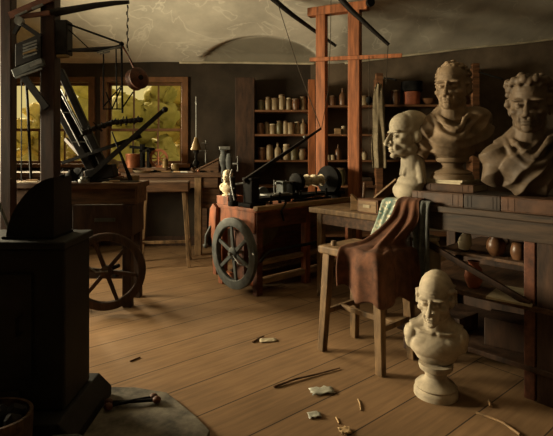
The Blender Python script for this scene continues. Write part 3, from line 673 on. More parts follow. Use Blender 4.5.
# ------------------------------------------------------------------ stove corner
sv=thing('stove','black iron stove filling the lower left foreground','stove',(-1.385,2.42,.03))
MB().span(-.37,.37,-.17,.14,.12,.90).build('body','stove_iron',sv,bevel=.012)
b=MB(); pr=[(-.47,0),(.46,0),(.46,.05),(.39,.12),(-.39,.12),(-.47,.05)]
b.prism(pr,.50,Matrix.Translation((0,.22,0))@Matrix.Rotation(R(90),4,'X')); b.build('plinth','stove_iron',sv,bevel=.006)
MB().span(-.40,.385,-.20,.155,.90,.935).build('top_plate','stove_iron',sv,bevel=.008)
dr=MB().span(-.26,.22,-.185,-.17,.28,.78).build('door','stove_iron',sv,bevel=.006)
MB().tube([(.17,-.185,.5),(.17,-.22,.5),(.17,-.22,.58),(.17,-.185,.58)],.008,8).build('handle','iron',dr)
MB().span(-.20,.16,-.18,-.17,.16,.22).build('ash_door','stove_iron',sv,bevel=.004)
# curved tin oven on the stove
t=thing('tin_oven','curved black tin roasting oven standing on top of the stove','oven',(-1.15,2.40,.965))
cx,cw,ch=0,.24,.30
pf=[(0,0)]+[(-cw*math.sin(a)*(1.0), ch*math.cos(a)) for a in (R(90*k/14) for k in range(15))]
pf=[(.0,0)]+[(-.235*math.sin(R(90*k/14))**1.176, .30*math.cos(R(90*k/14))**1.176) for k in range(15)]
MB().prism(pf,.20,Matrix.Translation((.06,.1,0))@Matrix.Rotation(R(90),4,'X')).build('hood','stove_iron',t,smooth=40)
MB().span(-.19,.065,-.11,.11,0,.012).build('tray','iron',t)
MB().tube([(.06,0,.295),(.068,0,.305),(.045,0,.30)],.008,8).build('rim_wire','iron',t)
# hearth slab
def slab():
    pts=[(-2.3,1.78),(-.36,1.78),(-.325,2.3),(-.42,2.43),(-.62,2.66),(-.82,2.72),(-2.3,2.74)]
    m=Matrix.Identity(4); o=MB().prism(pts,.03,m).build('hearth_slab','hearth',bevel=.006)
    tag(o,'worn grey stone hearth slab on the floor under the stove','hearth')
slab()
t=thing('fire_tongs','short black iron fire tongs with knob ends on the hearth','tongs',(-.77,2.52,.052),R(8))
MB().tube([(-.12,.01,0),(.0,.0,0),(.12,.0,.0)],.009,8).tube([(-.12,-.03,0),(.0,0,.004),(.10,.03,0)],.009,8).build('arms','iron',t,smooth=50)
for q in ((.125,.0,0),(-.125,.01,0),(-.12,-.035,0),(.105,.033,0)): MB().ball(q,(.024,.02,.02)).build('knob','red_dark',t,smooth=180)
# iron fender hoop and basket
t=thing('hoop_fender','curved iron hoop standing on the hearth before the stove','fender',(-.80,2.04,.03)); t.scale=(.7,1,1)
MB().tube([(-.36,.06,.01),(-.30,-.02,.10),(-.2,-.06,.16),(-.05,-.07,.17),(.06,-.05,.13),(.10,.0,.06),(.09,.04,.01)],.009,10).build('hoop','blue_iron',t,smooth=180)
MB().tube([(-.28,-.03,.008),(-.05,-.07,.008),(.10,.0,.008),(.09,.05,.008)],.009,10).build('base_bar','iron',t,smooth=180)
t=thing('coal_basket','round brown wicker basket at the foot of the stove','basket',(-1.20,1.985,.03)); t.scale=(1,1,1.5)
MB().lathe([(0,0),(.12,0),(.155,.08),(.16,.17),(.145,.17),(.14,.08),(.11,.015),(0,.015)],seg=28,sy=.85).build('basket_wall','wicker',t,smooth=50)
rnd=random.Random(5); b=MB()
for k in range(14): b.ball((rnd.uniform(-.09,.09),rnd.uniform(-.07,.07),rnd.uniform(.10,.165)),(.04,.035,.03))
for v in b.bm.verts: v.co+=noise.noise_vector(v.co*30)*.012
c=b.build('coals','stove_iron',t); c['kind']='stuff'
tag(MB().tube([at(-6,190,2.69),at(13,240,2.69),(at(13,240,2.69).x+.06,2.69,.52),(at(13,240,2.69).x+.16,2.70,.039)],.009,8).build('poker','steel'),'long grey poker leaning behind the left side of the stove','poker')

# ------------------------------------------------------------------ treadle lathe
LC=Vector((-.186,4.476,0)); LL=1.45; LW=.64
la=thing('treadle_lathe','red wooden treadle lathe with grey flywheel in middle of room','lathe',LC,G)
for x,y in ((0,0),(.66,0),(1.38,0),(0,.57),(1.38,.57)):
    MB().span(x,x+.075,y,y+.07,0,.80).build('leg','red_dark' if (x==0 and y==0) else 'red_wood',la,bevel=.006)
MB().span(-.02,LL,-.01,LW+.01,.80,.835).build('table_top','red_wood',la,bevel=.005)
MB().span(-.03,LL+.01,-.045,.02,.82,.862).build('front_ledge','pale_wood',la,bevel=.005)
MB().span(-.012,.02,.02,LW-.01,.60,.80).build('end_board','red_wood',la,bevel=.004)
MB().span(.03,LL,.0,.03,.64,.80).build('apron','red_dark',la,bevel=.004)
MB().span(.07,1.4,.01,.06,.10,.15).build('stretcher','pale_wood',la,bevel=.005)
MB().span(.07,1.4,.50,.54,.10,.155).build('stretcher','brown_wood',la,bevel=.005)
MB().span(.0,.05,.06,.58,.08,.14).build('stretcher','red_wood',la,bevel=.005)
MB().span(.06,1.4,.03,.10,.28,.32).build('stretcher','pale_wood',la,bevel=.005)
MB().span(.2,1.35,.2,.46,.16,.18).build('treadle_board','stool_wood',la,bevel=.004)
b=MB(); b.tube([(.02,-.02,.33),(.07,-.05,.40),(.12,-.06,.43),(.9,-.06,.43)],.016,8); b.build('treadle_bar','oil_wood',la,smooth=60)
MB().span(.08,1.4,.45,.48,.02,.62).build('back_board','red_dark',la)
MB().lathe([(0,-.02),(.24,-.02),(.245,0),(.24,.02),(0,.02)],(.33,.33,.63),seg=40,axis=(0,1,0)).build('drive_wheel','hide',la,smooth=40)
fw=wheel(la,(-.10,.235,.395),.346,.086,.05,6,'blue_iron',(-1,0,0),'flywheel',R(8),.042,.06)
MB().tube([(-.16,.235,.395),(.04,.235,.395)],.016,10).build('axle','steel',fw)
MB().tube([(-.13,.235,.395),(-.14,.10,.32),(-.10,-.05,.30)],.007,8).build('crank_rod','steel',fw)
MB().span(-.0,.045,.20,.33,.10,.62).build('wheel_bearer','red_dark',la)
# left bracket cheek
b=MB(); b.prism([(.60,.10),(.66,.10),(.68,.45),(.74,.60),(.72,.78),(.66,.84),(.60,.80),(.62,.55)],.06,Matrix.Translation((-.055,0,0))@Matrix(((0,0,1,0),(1,0,0,0),(0,1,0,0),(0,0,0,1)))); b.build('cheek_bracket','red_wood',la,bevel=.006)
MB().tube([(-.05,.70,.60),(-.09,.73,.50),(-.09,.74,.40)],.014,8).ball((-.09,.74,.39),.03).build('brake_handle','blue_iron',la,smooth=50)
# ironwork on top (z from .835)
MB().span(.10,1.42,.10,.16,.885,.925).span(.10,1.42,.21,.27,.885,.925).span(.15,.2,.10,.27,.835,.885).span(.75,.8,.10,.27,.835,.885).span(1.3,1.35,.10,.27,.835,.885).build('bed_rails','iron',la,bevel=.004)
MB().span(.0,.18,.1,.3,.835,.875).span(.04,.14,.13,.27,.875,1.10).span(.03,.15,.12,.28,1.10,1.125).build('headstock','iron',la,bevel=.01)
MB().lathe([(0,0),(.03,0),(.045,.05),(.03,.09),(.035,.16),(.02,.2),(.03,.25),(0,.26)],(-.0,.38,.875),seg=14).tube([(0,.38,.835),(0,.38,.88)],.05,12).build('screw_post','iron',la,smooth=50)
MB().tube([(0,.38,1.05),(.1,.2,1.08)],.012,8).tube([(-.02,.33,.95),(-.02,.43,.95)],.01,8).tube([(-.02,.33,1.02),(.02,.43,.99)],.008,8).build('screw_handles','steel',la)
# long lever arm rising to the right
A=Vector((.06,.2,1.12)); Bv=(at(321,128.5,5.35)-LC); Bl=Vector((Bv.dot(U),Bv.dot(V),Bv.z))
MB().beam(A-(Bl-A)*.06,Bl,.035,.05,.02,.025).build('lever_arm','oil_wood',la,bevel=.005)
MB().ball(A.lerp(Bl,.75)+Vector((0,0,.03)),.018).build('lever_pin','steel',la,smooth=180)
# spindle pieces along the rails
for x,h,w_ in ((.46,.15,.05),(.60,.14,.04)):
    MB().span(x,x+w_,.13,.24,.925,.925+h).span(x-.03,x+w_+.03,.11,.26,.925,.945).build('poppet','blue_iron' if x<.5 else 'iron',la,bevel=.006)
MB().tube([(.40,.185,1.055),(1.40,.185,1.055)],.013,10).build('spindle','steel',la)
MB().lathe([(0,-.05),(.05,-.05),(.095,-.03),(.095,-.01),(.07,0),(.09,.012),(.09,.035),(.05,.05),(0,.05)],(.72,.185,1.055),seg=30,axis=(1,0,0)).build('pulley','iron',la,smooth=40)
b=MB()
for k in range(9): b.lathe([(0,-.017),(.036,-.017),(.058+.012*math.sin(k*1.7),0),(.028,.017),(0,.017)],(.84+.033*k,.185,1.06+.004*math.sin(k*2)),seg=16,axis=(1,.15*math.sin(k*3),.1))
b.build('rope_winding','rope',la,smooth=50)
MB().lathe([(0,-.04),(.13,-.04),(.165,-.03),(.165,.0),(.14,.01),(.155,.02),(.155,.05),(.08,.07),(0,.07)],(1.235,.185,1.055),seg=36,axis=(1,0,0)).build('chuck','iron',la,smooth=40)
MB().span(1.20,1.34,.12,.25,.925,1.0).build('tailstock','iron',la,bevel=.006)
MB().span(.28,.56,.09,.29,.925,.945).span(.33,.50,.06,.13,.945,.96).build('tool_rest','steel',la,bevel=.004)
MB().tube([(.38,.18,.96),(.38,.18,1.09)],.007,8).tube([(.52,.15,.96),(.52,.15,1.08)],.006,8).build('thin_pins','steel',la)
MB().span(.55,1.1,.03,.09,.862,.885).build('lower_slide','iron',la,bevel=.003)
MB().tube([(.32,-.03,.70),(.26,-.06,.80),(.35,-.03,.875)],.012,8).build('belt_fork','oil_wood',la)

for i,x in enumerate((.24,.36,.66,.90,1.06)):
    MB().lathe([(0,0),(.018,0),(.018,.02),(.009,.03),(.009,.07+.02*(i%2)),(.016,.08+.02*(i%2)),(0,.095+.02*(i%2))],(x,.07,.862 if x<.5 else .885),seg=12).build('clamp_screw','iron',la,smooth=50)
MB().tube([(-.04,.30,.90),(-.05,.34,1.04),(-.02,.40,1.14),(.02,.42,1.20)],.009,8).build('bent_rod','steel',la,smooth=60)
MB().span(.62,.72,.28,.40,.835,.93).span(.64,.70,.30,.38,.93,.99).build('gear_case','iron',la,bevel=.008)
MB().lathe([(0,-.02),(.06,-.02),(.065,0),(.06,.02),(0,.02)],(.36,.34,.95),seg=24,axis=(.3,1,0)).build('gear','blue_iron',la,smooth=40)
MB().span(.33,.39,.32,.36,.835,.95).build('gear_bracket','iron',la)
MB().tube([(.86,.34,.835),(.86,.34,1.0),(.95,.30,1.06)],.012,8).build('bent_rod','iron',la,smooth=60)

def on_lathe(x,y,z): return LC+U*x+V*y+Vector((0,0,z))
for i,(x,y,a) in enumerate(((.30,.06,.05),(.50,.06,-.08),(.95,.065,.1))):
    t=thing('turning_gouge',['turning gouge nearest the flywheel end of the lathe table','turning gouge in the middle of the lathe table','turning gouge on the lathe table below the chuck'][i],'gouge',on_lathe(x,y,.846 if i<2 else .896),G+a,'turning gouges on the lathe')
    MB().tube([(-.10,0,0),(.02,0,0)],.011,8).build('handle','brown_wood',t); MB().tube([(.02,0,0),(.14,0,0)],.006,6).build('blade','steel',t)

# gantry of two tall posts behind the lathe
ga=thing('overhead_frame','tall orange-brown post frame with cross beam rising behind the lathe','frame',(0,0,0))
p1=Vector((.55,5.70,0)); p2=Vector((.923,5.53,0)); an=math.atan2(p2.y-p1.y,p2.x-p1.x); rm=Matrix.Rotation(an,3,'Z')
MB().box((p1.x,p1.y,(.836+3.03)/2),(.12,.11,3.03-.836),rm).build('post','post_wood',ga,bevel=.008)
MB().box((p2.x,p2.y,1.515),(.14,.13,3.03),rm).build('post','post_wood',ga,bevel=.008)
d=(p2-p1).normalized()
MB().beam(p1-d*.17+Vector((0,0,3.08)),p2+d*.16+Vector((0,0,3.08)),.12,.105).build('cross_beam','post_wood',ga,bevel=.012)
MB().lathe([(0,-.01),(.05,-.01),(.05,.03),(0,.03)],p2+d*.13+Vector((.03,-.085,3.09)),seg=16,axis=(.3,-1,0)).build('bolt_head','iron',ga)
MB().beam(p1-d*.16+Vector((0,-.09,2.49)),p2+d*.52+Vector((0,-.09,2.45)),.035,.045).build('cross_bar','post_wood',ga,bevel=.004)
# spring poles and cords
def spring(label, pts, r0, r1, nm='spring_pole'):
    return tag(MB().tube([catmull([Vector(p) for p in pts],k/14) for k in range(15)],r0,10,r1).build(nm,'oil_wood',smooth=60),label,'pole')
spring('black spring pole sloping down behind the left post of frame',[at(272,-2,5.58),at(290,13,5.66),at(312,29,5.84),at(336,46,5.92)],.034,.018)
q0=at(388,44,4.9)
spring('black spring pole sloping down in front of the right post of frame',[(.26,4.86,3.50),at(342,0,4.9),at(364,22,4.9),at(389,45,4.9)],.038,.018)
def cord(pts,label,r=.005): return tag(MB().tube(pts,r,6).build('cord','cord'),label,'cord')
cord([at(277,1,5.60),at(297,64,5.45),at(320.5,128,5.352)],'long cord slanting from left spring pole to the lathe lever')
cord([at(331,-3,5.5),at(330.5,40,5.5),at(328,92,5.45),at(325.5,128,5.36)+Vector((-.045,-.01,0))],'thin cord hanging between the two posts to the lever tip',.004)
t=thing('plumb_weight','small black weight hanging on cord from the thin cross bar','weight',at(369,56,5.33))
MB().tube([(0,0,.0),(0,0,-.48)],.004,6).build('cord','cord',t); MB().lathe([(0,-.55),(.03,-.53),(.04,-.5),(.03,-.47),(0,-.46)],seg=16).build('bob','iron',t,smooth=50)
MB().tube([(0,0,-.54),(0,0,-1.0)],.003,6).build('lower_cord','cord',t)
cord([at(388.2,44.5,4.9),at(387,62,4.9),at(386,84,4.9)],'short cord hanging from tip of the right spring pole',.004)

# ------------------------------------------------------------------ low work table, middle right
TA=Vector((.31,4.53,0))
wt=thing('work_table','low pale-topped work table to the right of the lathe','table',TA,G)
MB().span(0,.60,-.86,0,.80,.85).build('table_top','stool_wood',wt,bevel=.008)
for x,y in ((.04,-.10),(.04,-.80),(.5,-.10),(.5,-.80)): MB().span(x,x+.06,y-.03,y+.03,0,.80).build('leg','stool_wood',wt,bevel=.005)
MB().span(.05,.08,-.80,-.1,.70,.80).build('apron','brown_wood',wt)
MB().span(.05,.55,-.13,-.1,.34,.44).span(.06,.09,-.8,-.1,.40,.46).build('stretcher','red_wood',wt,bevel=.004)
def on_table(x,y,z=.85): return TA+U*x+V*y+Vector((0,0,z))
t=thing('drawer_box','small brown drawer box with pale label on front of work table','box',on_table(.13,-.66),G-R(90))
MB().span(-.11,.11,-.08,.08,0,.12).build('case','shelf_wood',t,bevel=.004)
MB().span(-.095,.095,-.086,-.08,.012,.108).build('drawer_front','pale_wood',t,bevel=.003); MB().span(-.04,.03,-.092,-.086,.05,.075).build('label_plate','paper',t)
tag(MB().prism([(0,0),(.10,0),(.10,.05),(.03,.13),(0,.15)],.08,Matrix.Rotation(R(90),4,'X')).build('wood_block','pale_wood',bevel=.004,loc=on_table(.16,-.40),rz=G-R(60)),'pale angular wood block left of the drawer box','block')
t=thing('open_chest','brown chest with lid propped open at back of the work table','chest',on_table(.36,-.62),G-R(90))
MB().span(-.15,.15,-.10,.10,0,.10).build('case','shelf_wood',t,bevel=.004)
MB().box((0,.0,.0),(.30,.21,.015),Matrix.Translation((.08,.0,.19)).to_3x3()@Matrix.Rotation(R(-38),3,'Y')).build('lid','pale_wood',t,bevel=.003).location=(.07,0,.205)
MB().tube([(.15,0,.1),(.14,0,.25)],.006,6).build('lid_stay','iron',t)
t=thing('mallet','dark mallet with round head lying behind the drawer box','mallet',on_table(.20,-.50,.85),G)
MB().lathe([(0,0),(.045,0),(.06,.06),(.05,.11),(0,.115)],seg=18).build('head','red_dark',t,smooth=50); MB().tube([(0,0,.10),(.02,0,.25)],.012,8).build('handle','brown_wood',t)
tag(MB().lathe([(0,0),(.04,0),(.05,.05),(.055,.09),(.045,.09),(.04,.02),(0,.02)],seg=18).build('mortar_bowl','plaster_b',smooth=50,loc=on_table(.30,-.36)),'small grey-brown bowl behind the pale wood block','bowl')

# ------------------------------------------------------------------ bench of busts, right
BC=Vector((.78,3.30,0))
bb=thing('bust_bench','dark tall workbench carrying three large busts at right','workbench',BC,G)
MB().span(0,.82,-1.75,0,1.0,1.04).build('worktop','plank_wood',bb,bevel=.006)
MB().span(.02,.05,-1.73,-.02,.885,1.0).build('apron','plank_wood',bb,bevel=.004)
MB().span(.02,.8,-.05,-.02,.885,1.0).build('apron','brown_wood',bb)
for x,y in ((.10,-.09),(.03,-.92),(.03,-1.70),(.74,-.09),(.74,-.92),(.74,-1.70)):
    MB().span(x,x+.055,y-.03,y+.03,0,.885 if x<.1 else 1.0).build('leg','red_dark' if y>-1 and y<-.5 else 'dark_wood',bb,bevel=.005)
MB().beam((.015,-.06,.88),(.015,-.93,.54),.02,.035).build('brace','dark_wood',bb)
MB().span(.02,.78,-1.72,-.06,.50,.53).build('shelf','brown_wood',bb,bevel=.004)
MB().span(.12,.78,-.88,-.30,.72,.74).build('shelf','brown_wood',bb,bevel=.004)
MB().span(.02,.78,-1.72,-.06,.16,.19).build('shelf','dark_wood',bb,bevel=.004)
MB().span(.79,.81,-1.73,-.02,.05,1.0).build('back_panel','dark_wood',bb)
MB().span(.03,.05,-1.69,-.96,.0,.885).build('front_panel','dark_wood',bb)
def on_bench(x,y,z=1.04): return BC+U*x+V*y+Vector((0,0,z))
jar('tall','cream_jar','paper',on_bench(.16,-.24,.53),'tall cream jar under the bust bench beside the hanging scarf',None,1.25)
t=thing('vase','pale long-necked vase lying tilted under the bust bench','vase',on_bench(.22,-.44,.74)); 
MB().lathe([(0,0),(.03,0),(.045,.05),(.035,.09),(.014,.13),(.012,.18),(.018,.19),(0,.19)],seg=18,axis=(.25,0,1)).build('body','marble',t,smooth=60)
def jug(label, loc, m, sc):
    t=thing('jug',label,'jug',loc); MB().lathe([(0,0),(.04,0),(.07,.05),(.065,.10),(.035,.14),(.042,.17),(.034,.17),(.03,.14),(0,.13)],seg=20).build('body',m,t,smooth=60)
    MB().tube([(.04,0,.155),(.09,0,.14),(.095,0,.09),(.066,0,.07)],.009,8).build('handle',m,t,smooth=180); t.scale=(sc,)*3
jug('dark brown round jug on inner shelf under the bust bench',on_bench(.21,-.66,.74),'brown_jar',.85)
tag(MB().lathe([(0,0),(.035,0),(.05,.04),(.04,.09),(.03,.1),(0,.1)],seg=18).build('small_pot','brown_jar',smooth=60,loc=on_bench(.20,-.80,.74)),'small brown pot right of the dark jug','pot')
tag(MB().lathe([(0,0),(.035,0),(.058,.06),(.05,.12),(.03,.145),(.037,.165),(.028,.165),(0,.15)],seg=20).build('terracotta_pot','red_pot',smooth=60,loc=on_bench(.14,-.55,.53)),'reddish terracotta pot on the lower shelf of bust bench','pot')
tag(MB().span(-.16,.16,-.12,.12,0,.012).build('paper_stack','paper',loc=on_bench(.14,-.80,.53),rz=G+.15),'pale stack of papers on the lower shelf of bust bench','papers')
tag(MB().span(-.1,.1,-.12,.12,0,.17).build('crate','dark_wood',bevel=.005,loc=on_bench(.25,-.72,.19),rz=G+.2),'tall dark crate on the bottom shelf of bust bench','crate')
tag(MB().span(-.11,.11,-.11,.11,0,.1).build('crate','dark_wood',bevel=.005,loc=on_bench(.28,-.35,.19),rz=G-.1),'low dark crate on the bottom shelf behind the floor bust','crate')

# volumes lying on the bench
rb=G-R(90)
for i,(y,w_,cv,lab) in enumerate(((-.35,.36,'bookcover','large brown volume lying below the draped middle bust'),(-.645,.22,'bookdark','dark volume lying between two brown volumes on the bench edge'),(-.945,.37,'bookred','russet volume with raised bands lying below the curly-haired bust'))):
    book(lab,on_bench(.22,y),(w_,.36,.085),cv,rb,'large volumes on the bust bench')
book('thick brown book directly under the socle of the middle bust',on_bench(.27,-.35,1.125),(.36,.28,.05),'bookcover',rb+R(6))
tag(MB().span(-.16,.13,-.12,.12,0,.012).span(-.15,.14,-.115,.12,.013,.026).build('pamphlets','paper',loc=on_bench(.27,-.34,1.175),rz=rb-R(4)),'pale pamphlets stacked under the middle bust','papers')

# ------------------------------------------------------------------ busts
def remesh(b, voxel, smooth_it=4):
    me=bpy.data.meshes.new('tmp'); b.bm.to_mesh(me); b.bm.free(); o=bpy.data.objects.new('tmp',me); C.objects.link(o)
    m=o.modifiers.new('r','REMESH'); m.mode='VOXEL'; m.voxel_size=voxel; m.use_smooth_shade=True
    s=o.modifiers.new('s','SMOOTH'); s.iterations=smooth_it; s.factor=.5
    dg=bpy.context.evaluated_depsgraph_get(); ev=o.evaluated_get(dg); out=bpy.data.meshes.new_from_object(ev)
    bpy.data.objects.remove(o); return out
def head(b, T, hair=None, rnd=None, brow=1.0, jaw=1.0):
    """head of height 1 (chin at 0, crown at 1), face towards -y, placed by matrix T"""
    st=len(b.bm.verts)
    E=lambda c,r,rot=None:b.ball(c,r,16 if max(r)>.08 else 12,rot)
    E((0,.10,.62),(.322,.42,.38)); E((0,-.06,.66),(.285,.33,.30)); E((0,-.11,.40),(.288,.275,.34))
    E((0,-.16,.17),(.215*jaw,.23,.15)); E((0,-.345,.075),(.095*jaw,.075,.07))
    for s in (-1,1):
        E((s*.185*jaw,.0,.20),(.085,.15,.12)); E((s*.185,-.24,.37),(.10,.105,.075)); E((s*.12,-.325,.56),(.135,.065,.034*brow))
        E((s*.315,.07,.43),(.04,.085,.125),Matrix.Rotation(R(-12),3,'X')@Matrix.Rotation(R(s*-18),3,'Z')); E((s*.305,.03,.34),(.03,.045,.05))
        E((s*.052,-.425,.295),(.045,.055,.038)); E((s*.126,-.315,.463),(.066,.062,.050))
        E((s*.10,-.33,.24),(.07,.07,.09))
    b.tube([(0,-.36,.56),(0,-.42,.46),(0,-.475,.37),(0,-.505,.315)],.038,10,.056); E((0,-.495,.315),(.056,.055,.045))
    E((0,-.405,.205),(.095,.045,.026)); E((0,-.395,.158),(.085,.045,.028)); E((0,-.37,.25),(.11,.05,.05))
    if hair=='short':
        for k in range(150):
            a=rnd.uniform(-math.pi,math.pi); z=rnd.uniform(.35,1.0); 
            x=.318*math.cos(a); y=.09+.405*math.sin(a); f=math.sqrt(max(.02,1-((z-.63)/.385)**2)) if z>.63 else 1
            if math.sin(a)<-.55 and z<.86: continue
            if z<.5 and math.sin(a)<.15: continue
            E((x*f,y*f+.0*(1-f),z),(.06,.06,.04),Matrix.Rotation(a,3,'Z'))
    if hair=='curly':
        for k in range(170):
            a=rnd.uniform(-math.pi,math.pi); z=rnd.uniform(.36,1.02)
            f=math.sqrt(max(.02,1-((z-.63)/.42)**2)) if z>.63 else 1
            if math.sin(a)<-.45 and z<.76: continue
            if z<.5 and math.sin(a)<-.1: continue
            r=rnd.uniform(.045,.075); E((.345*math.cos(a)*f,.09+.43*math.sin(a)*f,z),(r,r,r*.9))
        for k in range(26):
            a=2*math.pi*k/26; rr=.075 if k%2 else .055
            E((.355*math.cos(a),.06+.44*math.sin(a),.83-.05*math.sin(a)+.03*(k%2)),(rr,rr*.8,.075))
    if hair=='fringe':
        for k in range(90):
            a=rnd.uniform(-.55,math.pi+.55); z=rnd.uniform(.34,.66); E((.345*math.cos(a),.10+.43*math.sin(a),z),(.05,.05,.035))
    b.bm.verts.ensure_lookup_table()
    for v in b.bm.verts[st:]: v.co=T@v.co
def face_detail(me, T, hs):
    Ti=T.inverted(); g=lambda p,c,s:math.exp(-sum(((p[i]-c[i])/s[i])**2 for i in range(3)))
    nm=[v.normal.copy() for v in me.vertices]
    for v,n in zip(me.vertices,nm):
        p=Ti@v.co
        if p.z<-.1 or p.y>.0 or abs(p.x)>.45: continue
        d=0.0
        for s in (-1,1):
            d-=.030*g(p,(s*.12,-.38,.515),(.085,.14,.022))           # crease under the brow
            d-=.034*g(p,(s*.058,-.38,.47),(.028,.14,.045))           # inner corners
            d-=.020*g(p,(s*.205,-.30,.465),(.03,.12,.04))            # outer corners
            d+=.012*g(p,(s*.128,-.38,.482),(.055,.1,.010))           # upper lid
            d+=.010*g(p,(s*.128,-.38,.437),(.05,.1,.010))            # lower lid
            d-=.020*g(p,(s*.125,-.38,.412),(.07,.12,.014))
            d-=.022*g(p,(s*.105,-.40,.235),(.022,.12,.05))           # cheek fold
            d-=.020*g(p,(s*.20,-.25,.25),(.06,.12,.07))
        d-=.030*g(p,(0,-.42,.182),(.10,.08,.009)); d-=.020*g(p,(0,-.42,.118),(.07,.1,.022)); d-=.012*g(p,(0,-.42,.243),(.014,.1,.03))
        d-=.010*g(p,(0,-.38,.67),(.2,.14,.012)); d-=.008*g(p,(0,-.38,.73),(.2,.14,.012))
        v.co+=n*d*hs
def finish(me, name, m, parent):
    me.materials.clear(); me.materials.append(M[m]); me.shade_smooth()
    o=bpy.data.objects.new(name,me); C.objects.link(o); o.parent=parent; return o
def socle(b, r, h):
    return b.lathe([(0,0),(r,0),(r,h*.14),(r*.96,h*.2),(r*.9,h*.24),(r*.95,h*.3),(r*.84,h*.38),(r*.56,h*.48),(r*.48,h*.6),(r*.54,h*.74),(r*.74,h*.82),(r*.78,h*.92),(r*.78,h),(0,h)],seg=40)

def draped_bust(label, loc, rz, m, H, hs, hair, turn, seed, tilt=0.0, socle_h=.11, toga=1, lean=0.0):
    """H total height; hs head height"""
    rnd=random.Random(seed)
    t=thing('bust',label,'bust',loc,rz); b=MB()
    zc=H-hs; zb=socle_h if socle_h else 0.0
    T=Matrix.Translation((0,-.04*hs,zc))@Matrix.Rotation(turn,4,'Z')@Matrix.Rotation(tilt,4,'X')@Matrix.Scale(hs,4)
    head(b,T,hair,rnd)
    k=hs; zs=zc-.10*k                        # shoulder line
    b.tube([(0,.01,zc+.25*k),(0,.03*k,zc-.02*k),(0,.05*k,zs-.2*k)],.21*k,20,.30*k)
    E=lambda c,r,rot=None:b.ball(c,r,16,rot)
    ch=zs-zb
    E((0,.07*k,zs-.38*k),(.58*k,.34*k,.38*k)); E((0,-.04*k,zs-.50*k),(.52*k,.34*k,.40*k)); E((0,.0*k,zb+ch*.36),(.46*k,.29*k,ch*.40))
    for sd in (-1,1):
        E((sd*.48*k,.07*k,zs-.33*k),(.31*k,.28*k,.28*k)); E((sd*.56*k,.07*k,zs-.56*k),(.21*k,.24*k,.32*k))
        b.tube([(sd*.10*k,.07*k,zc+.06*k),(sd*.30*k,.09*k,zs-.06*k),(sd*.47*k,.08*k,zs-.18*k)],.17*k,12,.19*k)
    if toga:                                 # heavy cloth over one shoulder, cowl round the neck
        E((.46*k,.05*k,zs-.06*k),(.34*k,.30*k,.26*k)); E((.54*k,-.02*k,zs-.40*k),(.26*k,.28*k,.38*k))
        for w,dz,r in ((.66,.10*k,.055*k),(.86,-.08*k,.06*k)):
            q=[Vector((-.46*k*w,.02*k,zs+.02*k)),Vector((-.30*k*w,-.24*k,zs-.22*k+dz)),Vector((0,-.36*k,zs-.40*k+dz)),Vector((.34*k*w,-.26*k,zs-.16*k+dz)),Vector((.55*k*w,.0*k,zs+.10*k))]
            b.tube([catmull(q,i/16) for i in range(17)],r,10)
    me=remesh(b,hs*.0165,5); face_detail(me,T,hs)
    if toga:
        for v,vn in zip(me.vertices,[q.normal.copy() for q in me.vertices]):
            z=v.co.z
            if z<zs+.05*k and v.co.y<.25*k:
                mk=sstep(zs+.05*k,zs-.12*k,z); n_=noise.noise(v.co*7)
                if toga==1: ph=math.hypot(v.co.x-.06*k,(z-zs-.30*k)*.92)/k*36
                else: ph=math.atan2(v.co.x-.75*k,(z-zs-.45*k))*34
                f=1-abs(math.sin(ph*.5+1.1*n_))
                v.co+=vn*(.060*k*mk*(f-.35)*(.75+.6*noise.noise(v.co*4+Vector((3,0,0)))))
    finish(me,'figure',m,t)
    if socle_h:
        finish2=socle(MB(),hs*.42,socle_h+.03).build('socle',m,t,smooth=40)
    return t

# middle bust
draped_bust('large draped plaster bust in the middle of the bench, face turned left',on_bench(.275,-.335,1.201)+Vector((0,0,.001)),R(-10),'plaster_b',.80,.335,'short',R(-26),11,socle_h=.115)
# curly haired bust
p=on_bench(.26,-.80,1.125)
draped_bust('dark draped bust with curly wreathed hair at the far right',on_bench(.24,-.845,1.125),R(-20),'plaster_c',.72,.345,'curly',R(-14),12,tilt=R(2),socle_h=0.0,toga=2)

